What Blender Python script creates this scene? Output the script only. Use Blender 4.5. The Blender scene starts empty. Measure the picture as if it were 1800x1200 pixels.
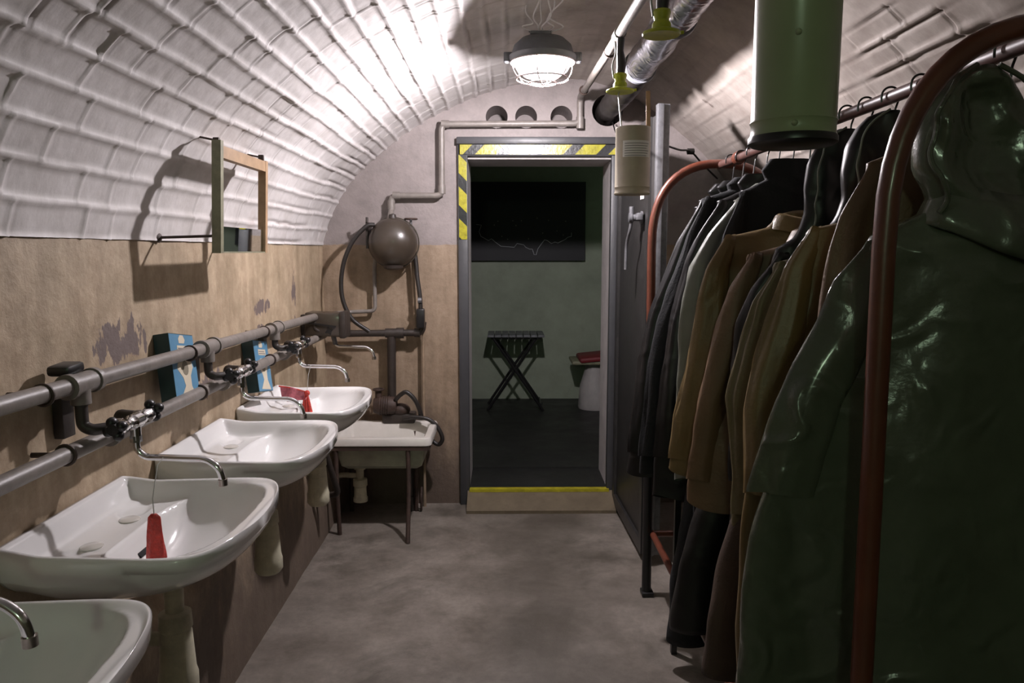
import bpy, math, random
import numpy as np
from mathutils import Vector, Matrix, noise
S = bpy.context.scene
COL = S.collection
PI = math.pi
rnd = random.Random(7)

# ------------------------------------------------------------------ camera
cam = bpy.data.cameras.new('camera'); cam.sensor_width = 36.0; cam.lens = 1300 / 1800 * 36.0
cam.clip_start = 0.02
co = bpy.data.objects.new('camera', cam); COL.objects.link(co); S.camera = co
TILT = math.atan(160 / 1300); YAW = math.atan(12 / 1300)
co.location = (0, 0, 1.45)
co.rotation_euler = (PI / 2 - TILT, 0, -YAW)
# ------------------------------------------------------------------ world, exposure, lights
w = bpy.data.worlds.new('world'); S.world = w; w.use_nodes = True
w.node_tree.nodes['Background'].inputs[0].default_value = (0.8, 0.9, 1.0, 1)
w.node_tree.nodes['Background'].inputs[1].default_value = 0.0
S.view_settings.view_transform = 'Standard'; S.view_settings.look = 'None'
S.view_settings.gamma = 1.0; S.view_settings.use_curve_mapping = False
S.view_settings.exposure = 0.0

def point_light(name, loc, energy, color, radius):
    l = bpy.data.lights.new(name, 'POINT'); l.energy = energy; l.color = color; l.shadow_soft_size = radius
    o = bpy.data.objects.new(name, l); COL.objects.link(o); o.location = loc
    return o
LAMP = (0.147, 3.0)
point_light('lamp_light', (LAMP[0], LAMP[1], 2.160), 205, (1.0, 0.93, 0.97), 0.034)
point_light('entrance_lamp_light', (-0.3, -1.9, 2.1), 20, (0.72, 1.0, 0.66), 0.08)
point_light('chamber_lamp_light', (1.45, 5.6, 2.2), 1.6, (0.75, 1.0, 0.7), 0.06)

# ------------------------------------------------------------------ materials
def principled(name):
    m = bpy.data.materials.new(name); m.use_nodes = True
    return m, m.node_tree.nodes, m.node_tree.links, m.node_tree.nodes['Principled BSDF']

def mat(name, col, rough=0.6, metal=0.0, var=0.25, scale=8.0, bump=0.0, bscale=40.0, col2=None, coat=0.0, spec=0.5, crumple=0.0, cscale=9.0):
    m, N, L, b = principled(name)
    b.inputs['Roughness'].default_value = rough; b.inputs['Metallic'].default_value = metal
    b.inputs['Coat Weight'].default_value = coat; b.inputs['Coat Roughness'].default_value = 0.12
    b.inputs['Specular IOR Level'].default_value = spec
    tc = N.new('ShaderNodeTexCoord')
    n = N.new('ShaderNodeTexNoise'); n.inputs['Scale'].default_value = scale; n.inputs['Detail'].default_value = 6; n.inputs['Roughness'].default_value = 0.65
    L.new(tc.outputs['Object'], n.inputs['Vector'])
    r = N.new('ShaderNodeValToRGB'); r.color_ramp.elements[0].position = 0.3; r.color_ramp.elements[1].position = 0.7
    c2 = col2 if col2 else tuple(c * (1 - var) for c in col)
    r.color_ramp.elements[0].color = (*c2, 1); r.color_ramp.elements[1].color = (*col, 1)
    L.new(n.outputs['Fac'], r.inputs[0]); L.new(r.outputs[0], b.inputs['Base Color'])
    last = None
    if crumple > 0:
        v = N.new('ShaderNodeTexNoise'); v.inputs['Scale'].default_value = cscale; v.inputs['Detail'].default_value = 3
        v.inputs['Distortion'].default_value = 1.3
        try: v.noise_type = 'RIDGED_MULTIFRACTAL'
        except Exception: pass
        L.new(tc.outputs['Object'], v.inputs['Vector'])
        bp = N.new('ShaderNodeBump'); bp.inputs['Strength'].default_value = crumple; bp.inputs['Distance'].default_value = 0.03
        L.new(v.outputs['Fac'], bp.inputs['Height']); last = bp
    if bump > 0:
        n2 = N.new('ShaderNodeTexNoise'); n2.inputs['Scale'].default_value = bscale; n2.inputs['Detail'].default_value = 5
        L.new(tc.outputs['Object'], n2.inputs['Vector'])
        bp = N.new('ShaderNodeBump'); bp.inputs['Strength'].default_value = bump; bp.inputs['Distance'].default_value = 0.005
        L.new(n2.outputs['Fac'], bp.inputs['Height'])
        if last: L.new(last.outputs[0], bp.inputs['Normal'])
        last = bp
    if last: L.new(last.outputs[0], b.inputs['Normal'])
    return m

def mat_emit(name, col, strength):
    m, N, L, b = principled(name)
    b.inputs['Base Color'].default_value = (*col, 1)
    b.inputs['Emission Color'].default_value = (*col, 1); b.inputs['Emission Strength'].default_value = strength
    return m

def mixrgb(N, L, fac, a, b_, mode='MIX'):
    x = N.new('ShaderNodeMix'); x.data_type = 'RGBA'; x.blend_type = mode
    for sock, v in ((x.inputs[0], fac), (x.inputs[6], a), (x.inputs[7], b_)):
        if hasattr(v, 'default_value') or hasattr(v, 'is_linked'): L.new(v, sock)
        elif isinstance(v, (int, float)): sock.default_value = v
        else: sock.default_value = (*v, 1)
    return x.outputs[2]

def ramp(N, L, src, p0, p1, c0=(0, 0, 0), c1=(1, 1, 1)):
    r = N.new('ShaderNodeValToRGB'); r.color_ramp.elements[0].position = p0; r.color_ramp.elements[1].position = p1
    r.color_ramp.elements[0].color = (*c0, 1); r.color_ramp.elements[1].color = (*c1, 1)
    L.new(src, r.inputs[0]); return r.outputs[0]

def nz(N, L, vec, scale, detail=5, rough=0.6, stretch=None, dist=0.0):
    if stretch:
        mp = N.new('ShaderNodeMapping'); mp.inputs['Scale'].default_value = stretch; L.new(vec, mp.inputs['Vector']); vec = mp.outputs[0]
    n = N.new('ShaderNodeTexNoise'); n.inputs['Scale'].default_value = scale; n.inputs['Detail'].default_value = detail
    n.inputs['Roughness'].default_value = rough; n.inputs['Distortion'].default_value = dist
    L.new(vec, n.inputs['Vector']); return n.outputs['Fac']

def math_(N, L, op, a, b_=None, c=None):
    x = N.new('ShaderNodeMath'); x.operation = op
    for i, v in enumerate((a, b_, c)):
        if v is None: continue
        if isinstance(v, (int, float)): x.inputs[i].default_value = v
        else: L.new(v, x.inputs[i])
    return x.outputs[0]

WHITE = (0.62, 0.58, 0.58)
def wall_paint(name, zline=1.48, tan=(0.55, 0.43, 0.30), tan2=(0.33, 0.26, 0.17), white=WHITE):
    m, N, L, b = principled(name)
    tc = N.new('ShaderNodeTexCoord'); P = tc.outputs['Object']
    sx = N.new('ShaderNodeSeparateXYZ'); L.new(P, sx.inputs[0])
    n1 = nz(N, L, P, 5.0, 8, 0.7); n2 = nz(N, L, P, 28, 6, 0.7); n3 = nz(N, L, P, 3.0, 5, 0.6, (6, 6, 0.7))
    c = ramp(N, L, n1, 0.3, 0.7, tan2, tan)
    c = mixrgb(N, L, 0.5, c, ramp(N, L, n3, 0.35, 0.65, (0.55, 0.5, 0.45), (1, 1, 1)), 'MULTIPLY')
    c = mixrgb(N, L, 0.5, c, ramp(N, L, n2, 0.3, 0.6, (0.6, 0.55, 0.5), (1.0, 1.0, 1.0)), 'MULTIPLY')
    # mottled mix to dark brown, stronger towards the floor
    low = math_(N, L, 'SUBTRACT', 0.75, sx.outputs[2]); low = math_(N, L, 'MULTIPLY', low, 0.9)
    low_dark = math_(N, L, 'ADD', low, math_(N, L, 'SUBTRACT', nz(N, L, P, 4.0, 7, 0.75, (1, 1, 0.45)), 0.55))
    c = mixrgb(N, L, ramp(N, L, low_dark, 0.02, 0.42, (0, 0, 0), (0.8, 0.8, 0.8)), c, (0.07, 0.05, 0.042))
    # chipped patches
    chip = nz(N, L, P, 2.6, 9, 0.62, None, 0.4)
    c = mixrgb(N, L, ramp(N, L, chip, 0.725, 0.74), c, (0.11, 0.085, 0.075))
    if name == 'two_tone_wall':   # places where the ochre paint has flaked off, and rusty runs
        for (yy, z_, ry_, rz_, th_) in ((1.95, 1.215, 0.15, 0.06, 0.52), (3.08, 1.215, 0.10, 0.035, 0.52), (3.05, 1.13, 0.06, 0.02, 0.5), (3.55, 1.22, 0.05, 0.17, 0.62), (2.55, 1.0, 0.25, 0.05, 0.6)):
            a_ = math_(N, L, 'DIVIDE', math_(N, L, 'SUBTRACT', sx.outputs[1], yy), ry_); b_ = math_(N, L, 'DIVIDE', math_(N, L, 'SUBTRACT', sx.outputs[2], z_), rz_)
            d_ = math_(N, L, 'ADD', math_(N, L, 'MULTIPLY', a_, a_), math_(N, L, 'MULTIPLY', b_, b_))
            m_ = math_(N, L, 'SUBTRACT', math_(N, L, 'ADD', nz(N, L, P, 22, 4, 0.6, (1, 1.6, 0.6)), 0.18), math_(N, L, 'MULTIPLY', d_, 0.22))
            c = mixrgb(N, L, ramp(N, L, m_, th_, th_ + 0.03), c, (0.15, 0.115, 0.105))
    wv = math_(N, L, 'MULTIPLY', math_(N, L, 'SUBTRACT', nz(N, L, P, 14, 4), 0.5), 0.025)
    zz = math_(N, L, 'ADD', sx.outputs[2], wv)
    msk = math_(N, L, 'GREATER_THAN', zz, zline)
    wc = ramp(N, L, nz(N, L, P, 9, 8, 0.7), 0.25, 0.6, tuple(x * 0.72 for x in white), white)
    c = mixrgb(N, L, msk, c, wc)
    L.new(c, b.inputs['Base Color']); b.inputs['Roughness'].default_value = 0.62
    bp = N.new('ShaderNodeBump'); bp.inputs['Strength'].default_value = 0.5; bp.inputs['Distance'].default_value = 0.006
    h = math_(N, L, 'ADD', nz(N, L, P, 18, 8, 0.7), math_(N, L, 'MULTIPLY', n1, 2.0))
    L.new(h, bp.inputs['Height']); L.new(bp.outputs[0], b.inputs['Normal'])
    return m

def ceiling_paint():
    m, N, L, b = principled('whitewashed_brick')
    tc = N.new('ShaderNodeTexCoord'); P = tc.outputs['Object']
    sx = N.new('ShaderNodeSeparateXYZ'); L.new(P, sx.inputs[0])
    wc = ramp(N, L, nz(N, L, P, 7, 8, 0.7), 0.25, 0.65, (0.46, 0.43, 0.41), (0.66, 0.63, 0.62))
    wc = mixrgb(N, L, ramp(N, L, nz(N, L, P, 3.5, 8, 0.7), 0.62, 0.72, (0, 0, 0), (0.5, 0.5, 0.5)), wc, (0.34, 0.27, 0.24))
    pl = ramp(N, L, nz(N, L, P, 6, 8, 0.7), 0.3, 0.65, (0.30, 0.25, 0.22), (0.46, 0.41, 0.37))
    pl = mixrgb(N, L, ramp(N, L, nz(N, L, P, 5, 9, 0.75, (1, 2.5, 1)), 0.64, 0.67, (0, 0, 0), (0.7, 0.7, 0.7)), pl, (0.09, 0.065, 0.055))
    fx = math_(N, L, 'ADD', sx.outputs[0], math_(N, L, 'MULTIPLY', math_(N, L, 'SUBTRACT', nz(N, L, P, 4, 6), 0.5), 0.5))
    c = mixrgb(N, L, ramp(N, L, fx, 0.02, 0.22), wc, pl)
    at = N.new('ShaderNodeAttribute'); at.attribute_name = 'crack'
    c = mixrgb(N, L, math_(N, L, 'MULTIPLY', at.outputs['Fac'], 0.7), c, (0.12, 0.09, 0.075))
    L.new(c, b.inputs['Base Color']); b.inputs['Roughness'].default_value = 0.55
    bp = N.new('ShaderNodeBump'); bp.inputs['Strength'].default_value = 0.22; bp.inputs['Distance'].default_value = 0.002
    # wire-cut striations across the brick faces plus grain
    st = nz(N, L, P, 70, 2, 0.5, (0.6, 1.3, 0.6))
    h = math_(N, L, 'ADD', st, nz(N, L, P, 45, 6, 0.7))
    L.new(h, bp.inputs['Height']); L.new(bp.outputs[0], b.inputs['Normal'])
    return m

def floor_mat(name, c1, c2, dark):
    m, N, L, b = principled(name)
    tc = N.new('ShaderNodeTexCoord'); P = tc.outputs['Object']
    c = ramp(N, L, nz(N, L, P, 3.2, 9, 0.65), 0.32, 0.66, c1, c2)
    c = mixrgb(N, L, 0.55, c, ramp(N, L, nz(N, L, P, 30, 8, 0.75), 0.3, 0.62, (0.5, 0.48, 0.46), (1, 1, 1)), 'MULTIPLY')
    c = mixrgb(N, L, ramp(N, L, nz(N, L, P, 1.7, 8, 0.7, None, 0.6), 0.52, 0.68, (0, 0, 0), (0.8, 0.8, 0.8)), c, dark)
    if name == 'worn_concrete':   # trodden, soiled strip down the middle of the corridor
        sx = N.new('ShaderNodeSeparateXYZ'); L.new(P, sx.inputs[0])
        dx = math_(N, L, 'ABSOLUTE', math_(N, L, 'SUBTRACT', sx.outputs[0], 0.16)); st = math_(N, L, 'ADD', math_(N, L, 'MULTIPLY', dx, -1.3), math_(N, L, 'MULTIPLY', nz(N, L, P, 3.0, 8, 0.7, None, 0.5), 1.3))
        c = mixrgb(N, L, ramp(N, L, st, 0.10, 0.62, (0, 0, 0), (0.72, 0.72, 0.72)), c, (0.062, 0.052, 0.040))
    c = mixrgb(N, L, ramp(N, L, nz(N, L, P, 5, 9, 0.7, None, 0.8), 0.70, 0.74, (0, 0, 0), (0.5, 0.5, 0.5)), c, (0.5, 0.48, 0.45))
    L.new(c, b.inputs['Base Color'])
    L.new(ramp(N, L, nz(N, L, P, 4, 6), 0.3, 0.7, (0.38,) * 3, (0.62,) * 3), b.inputs['Roughness'])
    bp = N.new('ShaderNodeBump'); bp.inputs['Strength'].default_value = 0.35; bp.inputs['Distance'].default_value = 0.004
    L.new(nz(N, L, P, 22, 9, 0.75), bp.inputs['Height']); L.new(bp.outputs[0], b.inputs['Normal'])
    return m

def stripe_mat(name, sx_, sz_, off, period, duty):
    m, N, L, b = principled(name)
    tc = N.new('ShaderNodeTexCoord'); s = N.new('ShaderNodeSeparateXYZ'); L.new(tc.outputs['Object'], s.inputs[0])
    v = math_(N, L, 'ADD', math_(N, L, 'MULTIPLY', s.outputs[0], sx_), math_(N, L, 'MULTIPLY', s.outputs[2], sz_))
    v = math_(N, L, 'FRACT', math_(N, L, 'DIVIDE', math_(N, L, 'SUBTRACT', v, off), period))
    k = math_(N, L, 'LESS_THAN', v, duty)
    yel = ramp(N, L, nz(N, L, tc.outputs['Object'], 40, 6), 0.3, 0.6, (0.20, 0.18, 0.012), (0.34, 0.31, 0.02))
    L.new(mixrgb(N, L, k, (0.012, 0.012, 0.014), yel), b.inputs['Base Color']); b.inputs['Roughness'].default_value = 0.28
    bp = N.new('ShaderNodeBump'); bp.inputs['Strength'].default_value = 0.4; bp.inputs['Distance'].default_value = 0.003
    L.new(nz(N, L, tc.outputs['Object'], 60, 4), bp.inputs['Height']); L.new(bp.outputs[0], b.inputs['Normal'])
    return m

M = {}
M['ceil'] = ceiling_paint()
M['wall'] = wall_paint('two_tone_wall')
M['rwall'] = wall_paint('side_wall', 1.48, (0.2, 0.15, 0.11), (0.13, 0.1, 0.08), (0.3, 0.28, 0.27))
M['floor'] = floor_mat('worn_concrete', (0.13, 0.11, 0.09), (0.25, 0.22, 0.19), (0.05, 0.042, 0.031))
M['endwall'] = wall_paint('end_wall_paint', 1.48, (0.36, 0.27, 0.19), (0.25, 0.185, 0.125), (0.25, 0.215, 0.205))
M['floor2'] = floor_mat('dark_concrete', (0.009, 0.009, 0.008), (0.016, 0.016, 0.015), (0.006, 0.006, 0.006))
M['green_wall'] = mat('pale_green_wall', (0.30, 0.34, 0.26), 0.7, bump=0.4, bscale=20, scale=4)
M['sill'] = mat('sill_concrete', (0.13, 0.10, 0.06), 0.7, col2=(0.08, 0.06, 0.035), scale=10, bump=0.5)
M['yellow'] = mat('yellow_paint', (0.42, 0.37, 0.015), 0.5, var=0.45, scale=25, bump=0.3)
M['frame'] = mat('grey_steel_paint', (0.05, 0.05, 0.054), 0.42, var=0.2, bump=0.3, bscale=18)
M['leaf'] = mat('dark_steel_door', (0.03, 0.028, 0.027), 0.42, var=0.3, bump=0.4, bscale=12)
M['jamb'] = mat('jamb_plaster', (0.46, 0.43, 0.42), 0.6, bump=0.5)
M['stripe_h'] = stripe_mat('hazard_stripe_top', 1, -1, -1.96 - 0.17, 0.181, 0.64)
M['stripe_v'] = stripe_mat('hazard_stripe_side', 1, 1, 1.444, 0.172, 0.58)
M['porcelain'] = mat('porcelain', (0.78, 0.77, 0.76), 0.13, var=0.1, scale=3, coat=0.6)
M['enamel'] = mat('old_enamel', (0.66, 0.63, 0.58), 0.25, var=0.2, scale=5, coat=0.3)
M['enamel_dirty'] = mat('stained_enamel', (0.42, 0.43, 0.33), 0.4, var=0.4, scale=9)
M['chrome'] = mat('chrome', (0.75, 0.75, 0.76), 0.12, 1.0, var=0.1)
M['brass'] = mat('tarnished_nickel', (0.42, 0.38, 0.34), 0.3, 1.0, var=0.4, scale=30)
M['black'] = mat('black_plastic', (0.012, 0.011, 0.012), 0.35)
M['hole'] = mat('dark_recess', (0.01, 0.01, 0.01), 0.9)
M['rubber'] = mat('black_rubber', (0.022, 0.018, 0.016), 0.45, bump=0.2)
M['pipe_paint'] = mat('painted_pipe', (0.22, 0.195, 0.175), 0.42, var=0.35, scale=18, bump=0.25)
M['pipe_tan'] = mat('tan_painted_pipe', (0.30, 0.22, 0.15), 0.45, var=0.35, scale=18, bump=0.2)
M['pipe_dark'] = mat('dark_iron_pipe', (0.04, 0.03, 0.025), 0.5, var=0.5, scale=18, bump=0.3)
M['rust'] = mat('rusty_steel', (0.06, 0.034, 0.024), 0.65, var=0.6, scale=25, bump=0.4)
M['galv'] = mat('galvanised_steel', (0.20, 0.20, 0.21), 0.42, 0.5, var=0.4, scale=35, bump=0.2)
M['sphere'] = mat('brown_enamel', (0.05, 0.038, 0.028), 0.3, var=0.2, scale=12, coat=0.2)
M['white_pvc'] = mat('yellowed_plastic', (0.66, 0.62, 0.46), 0.4, var=0.45, scale=14)
M['red_rack'] = mat('red_oxide_tube', (0.13, 0.036, 0.02), 0.34, var=0.35, scale=12, bump=0.15, bscale=25, coat=0.2)
M['rail'] = mat('scuffed_brown_rail', (0.11, 0.05, 0.04), 0.45, var=0.5, scale=30)
M['can_green'] = mat('olive_green_enamel', (0.27, 0.30, 0.18), 0.32, var=0.15, scale=6, coat=0.25)
M['can_tan'] = mat('aged_cream_enamel', (0.46, 0.40, 0.30), 0.38, var=0.2, scale=12, coat=0.1)
M['paper'] = mat('paper_label', (0.78, 0.76, 0.73), 0.7, var=0.1)
M['print'] = mat('faded_print', (0.2, 0.19, 0.19), 0.7)
M['yplastic'] = mat('yellow_green_plastic', (0.38, 0.42, 0.02), 0.35, var=0.3, scale=30)
M['foil'] = mat('crinkled_foil', (0.62, 0.61, 0.66), 0.25, 1.0, var=0.3, scale=12, crumple=0.3, cscale=14)
M['white_wire'] = mat('pale_wire', (0.75, 0.73, 0.72), 0.35)
M['wood'] = mat('bare_wood', (0.42, 0.27, 0.15), 0.6, var=0.35, scale=20)
M['wood_green'] = mat('painted_wood_edge', (0.26, 0.25, 0.16), 0.55, var=0.4, scale=25)
M['mirror'] = mat('mirror_glass', (0.8, 0.85, 0.85), 0.02, 1.0, var=0.02)
M['red_net'] = mat('red_net', (0.55, 0.035, 0.02), 0.5, var=0.5, scale=90, bump=0.8, bscale=160)
M['pink_net'] = mat('pink_net', (0.62, 0.16, 0.2), 0.5, var=0.5, scale=120, bump=0.5, bscale=160)
M['string'] = mat('string', (0.4, 0.4, 0.37), 0.6)
M['box_teal'] = mat('teal_cardboard', (0.018, 0.055, 0.062), 0.5, var=0.3)
M['box_blue'] = mat('blue_print', (0.11, 0.27, 0.42), 0.4, var=0.15)
M['box_cream'] = mat('cream_print', (0.62, 0.55, 0.42), 0.5, var=0.1)
M['soap'] = mat('dirty_soap', (0.25, 0.22, 0.16), 0.5)
def lens_mat():
    m = bpy.data.materials.new('glowing_glass'); m.use_nodes = True; N = m.node_tree.nodes; L = m.node_tree.links
    N.remove(N['Principled BSDF']); out = N['Material Output']
    tr = N.new('ShaderNodeBsdfTransparent'); em = N.new('ShaderNodeEmission'); em.inputs[0].default_value = (1.0, 0.95, 1.0, 1); em.inputs[1].default_value = 9.0
    mx = N.new('ShaderNodeMixShader'); mx.inputs[0].default_value = 0.25
    L.new(tr.outputs[0], mx.inputs[1]); L.new(em.outputs[0], mx.inputs[2]); L.new(mx.outputs[0], out.inputs['Surface']); return m
M['lens'] = lens_mat()
M['cage'] = mat('cage_wire', (0.42, 0.32, 0.3), 0.35, 0.3)
M['lampbody'] = mat('grey_cast_body', (0.16, 0.165, 0.18), 0.5, var=0.3, bump=0.2)
M['map'] = mat('black_map_board', (0.004, 0.004, 0.008), 0.6)
M['mapline'] = mat('white_map_line', (0.6, 0.62, 0.66), 0.6)
M['pvc_green'] = mat('glossy_green_rubberised', (0.088, 0.100, 0.072), 0.20, var=0.3, scale=5, crumple=0.55, cscale=10, coat=0.35, bump=0.15, bscale=120)
M['tan_cloth'] = mat('olive_brown_rubberised', (0.17, 0.115, 0.045), 0.42, var=0.25, scale=6, bump=0.25, bscale=90, crumple=0.25, cscale=5)
M['brown_cloth'] = mat('brown_canvas', (0.16, 0.095, 0.05), 0.5, var=0.3, scale=7, bump=0.3, bscale=120, crumple=0.2, cscale=5)
M['olive_cloth'] = mat('khaki_canvas', (0.13, 0.105, 0.05), 0.5, var=0.3, scale=7, bump=0.3, bscale=120, crumple=0.2, cscale=5)
M['black_cloth'] = mat('black_rubberised', (0.006, 0.0055, 0.006), 0.42, var=0.3, scale=6, crumple=0.25, cscale=8)
M['navy_cloth'] = mat('navy_wool', (0.004, 0.0045, 0.006), 0.85, var=0.3, scale=6, bump=0.3, bscale=160)
M['maroon_cloth'] = mat('dark_brown_cloth', (0.055, 0.032, 0.02), 0.7, var=0.3, scale=7, bump=0.3, bscale=120)
M['grey_cloth'] = mat('grey_raincoat', (0.17, 0.18, 0.15), 0.4, var=0.3, scale=6, crumple=0.3, cscale=7)
M['red_cloth'] = mat('dark_red_cushion', (0.2, 0.015, 0.02), 0.6)

# ------------------------------------------------------------------ mesh builder
def wloc(o):
    v = Vector((0, 0, 0))
    while o is not None:
        v += o.location; o = o.parent
    return v

def link(name, verts, faces, m, parent=None, smooth=False, origin='base', uvs=None):
    V = np.array(verts, dtype=float).reshape(-1, 3)
    if parent is not None:
        off = wloc(parent); loc = Vector((0, 0, 0))
    elif origin == 'base':
        off = Vector(((V[:, 0].min() + V[:, 0].max()) / 2, (V[:, 1].min() + V[:, 1].max()) / 2, V[:, 2].min())); loc = off.copy()
    else:
        off = Vector((0, 0, 0)); loc = off
    V = V - np.array(off)
    me = bpy.data.meshes.new(name); me.from_pydata(V.tolist(), [], faces); me.materials.append(m)
    if smooth:
        me.polygons.foreach_set('use_smooth', [True] * len(me.polygons))
        if smooth != 'all':
            try: me.set_sharp_from_angle(angle=math.radians(38))
            except Exception: pass
    me.update()
    o = bpy.data.objects.new(name, me); COL.objects.link(o); o.location = loc
    if parent is not None: o.parent = parent
    return o

def rmin(p, r):
    return min(r, p)

def fillet_path(pts, r, n=6):
    P = [Vector(p) for p in pts]
    if r <= 0 or len(P) < 3: return P
    out = [P[0]]
    for i in range(1, len(P) - 1):
        a, b, c = P[i - 1], P[i], P[i + 1]
        d1 = (a - b); d2 = (c - b); l1, l2 = d1.length, d2.length
        if l1 < 1e-6 or l2 < 1e-6: continue
        d1 /= l1; d2 /= l2
        ang = d1.angle(d2)
        if ang > PI - 0.05: out.append(b); continue
        rr = min(r, l1 * 0.48, l2 * 0.48)
        for k in range(n + 1):
            t = k / n
            out.append((b + d1 * rr) * (1 - t) ** 2 + b * 2 * t * (1 - t) + (b + d2 * rr) * t ** 2)
    out.append(P[-1]); return out

def catmull(pts, n=8):
    P = [Vector(p) for p in pts]; Q = [P[0] * 2 - P[1]] + P + [P[-1] * 2 - P[-2]]
    out = []
    for i in range(1, len(Q) - 2):
        for k in range(n):
            t = k / n
            a, b, c, d = Q[i - 1], Q[i], Q[i + 1], Q[i + 2]
            out.append(0.5 * ((2 * b) + (c - a) * t + (2 * a - 5 * b + 4 * c - d) * t * t + (3 * b - a - 3 * c + d) * t ** 3))
    out.append(P[-1]); return out

class MB:
    def __init__(s): s.v = []; s.f = []
    def add(s, v, f):
        o = len(s.v); s.v += [tuple(x) for x in v]; s.f += [tuple(i + o for i in q) for q in f]; return s
    def box(s, x0, x1, y0, y1, z0, z1, rot=None, bev=0.0):
        c = Vector(((x0 + x1) / 2, (y0 + y1) / 2, (z0 + z1) / 2))
        h = Vector((abs(x1 - x0) / 2, abs(y1 - y0) / 2, abs(z1 - z0) / 2))
        if bev <= 0:
            v = [Vector((a * h.x, b * h.y, d * h.z)) for d in (-1, 1) for b in (-1, 1) for a in (-1, 1)]
            f = [(0, 2, 3, 1), (4, 5, 7, 6), (0, 1, 5, 4), (2, 6, 7, 3), (0, 4, 6, 2), (1, 3, 7, 5)]
        else:
            import bmesh
            bm = bmesh.new(); bmesh.ops.create_cube(bm, size=2)
            for q in bm.verts: q.co = Vector((q.co.x * h.x, q.co.y * h.y, q.co.z * h.z))
            bmesh.ops.bevel(bm, geom=list(bm.edges), offset=min(bev, min(h) * 0.9), segments=2, affect='EDGES', profile=0.5)
            bm.verts.index_update()
            v = [q.co.copy() for q in bm.verts]; f = [tuple(q.index for q in fc.verts) for fc in bm.faces]; bm.free()
        if rot is not None: v = [rot @ q for q in v]
        return s.add([q + c for q in v], f)
    def tube(s, pts, r, fil=0.0, n=14, caps=True, closed=False, sy=1.0):
        P = fillet_path(pts, fil)
        P = [p for i, p in enumerate(P) if i == 0 or (p - P[i - 1]).length > 1e-6]
        m = len(P); R = r if callable(r) else (lambda t: r)
        T = []
        for i in range(m):
            if closed: d = P[(i + 1) % m] - P[(i - 1) % m]
            else: d = P[min(i + 1, m - 1)] - P[max(i - 1, 0)]
            T.append(d.normalized())
        up = Vector((0, 0, 1)) if abs(T[0].z) < 0.9 else Vector((0, 1, 0))
        u = (up - T[0] * up.dot(T[0])).normalized(); v = []; f = []
        for i in range(m):
            u = (u - T[i] * u.dot(T[i])).normalized(); b = T[i].cross(u)
            rr = R(i / max(1, m - 1))
            for k in range(n):
                a = 2 * PI * k / n
                v.append(P[i] + (u * math.cos(a) * sy + b * math.sin(a)) * rr)
        for i in range(m if closed else m - 1):
            j = (i + 1) % m
            for k in range(n):
                k2 = (k + 1) % n; f.append((i * n + k, i * n + k2, j * n + k2, j * n + k))
        if caps and not closed:
            f.append(tuple(reversed(range(n)))); f.append(tuple((m - 1) * n + k for k in range(n)))
        return s.add(v, f)
    def lathe(s, prof, c, axis='z', n=28, sx=1.0, sy=1.0, cap=True):
        # prof: list of (radius, height)
        v = []; f = []; m = len(prof)
        for r, h in prof:
            for k in range(n):
                a = 2 * PI * k / n; p = (r * math.cos(a) * sx, r * math.sin(a) * sy, h)
                if axis == 'z': q = p
                elif axis == 'x': q = (p[2], p[0], p[1])
                elif axis == '-x': q = (-p[2], -p[0], p[1])
                elif axis == 'y': q = (p[1], p[2], p[0])
                else: q = (-p[1], -p[2], p[0])
                v.append((q[0] + c[0], q[1] + c[1], q[2] + c[2]))
        for i in range(m - 1):
            for k in range(n):
                k2 = (k + 1) % n; f.append((i * n + k, i * n + k2, (i + 1) * n + k2, (i + 1) * n + k))
        if cap:
            if prof[0][0] > 1e-5: f.append(tuple(reversed(range(n))))
            if prof[-1][0] > 1e-5: f.append(tuple((m - 1) * n + k for k in range(n)))
        return s.add(v, f)
    def torus(s, c, R, r, axis='y', n=24, m=8, a0=0, a1=2 * PI, sx=1, sz=1):
        full = abs(a1 - a0 - 2 * PI) < 1e-6; pts = []
        for i in range(n if full else n + 1):
            a = a0 + (a1 - a0) * i / n
            x, z = R * math.cos(a) * sx, R * math.sin(a) * sz
            pts.append({'y': (c[0] + x, c[1], c[2] + z), 'z': (c[0] + x, c[1] + z, c[2]), 'x': (c[0], c[1] + x, c[2] + z)}[axis])
        return s.tube(pts, r, n=m, closed=full)
    def ball(s, c, r, n=24, m=14, sx=1, sy=1, sz=1):
        v = []; f = []
        for i in range(m + 1):
            t = PI * i / m
            for k in range(n):
                a = 2 * PI * k / n
                v.append((c[0] + r * sx * math.sin(t) * math.cos(a), c[1] + r * sy * math.sin(t) * math.sin(a), c[2] + r * sz * math.cos(t)))
        for i in range(m):
            for k in range(n):
                k2 = (k + 1) % n; f.append((i * n + k, (i + 1) * n + k, (i + 1) * n + k2, i * n + k2))
        return s.add(v, f)
    def build(s, name, m, parent=None, smooth=True, origin='base'):
        return link(name, s.v, s.f, m, parent, smooth, origin)

def tag(o, label, cat, group=None):
    o['label'] = label; o['category'] = cat
    if group: o['group'] = group
    return o
def thing(name, loc, label, cat, group=None):
    o = bpy.data.objects.new(name, None); COL.objects.link(o); o.location = loc; o.empty_display_size = 0.05
    return tag(o, label, cat, group)
def struct(o):
    o['kind'] = 'structure'; return o
def copy_tree(o, parent=None):
    c = o.copy(); COL.objects.link(c)
    if parent is not None: c.parent = parent
    for ch in list(o.children): copy_tree(ch, c)
    return c

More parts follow.
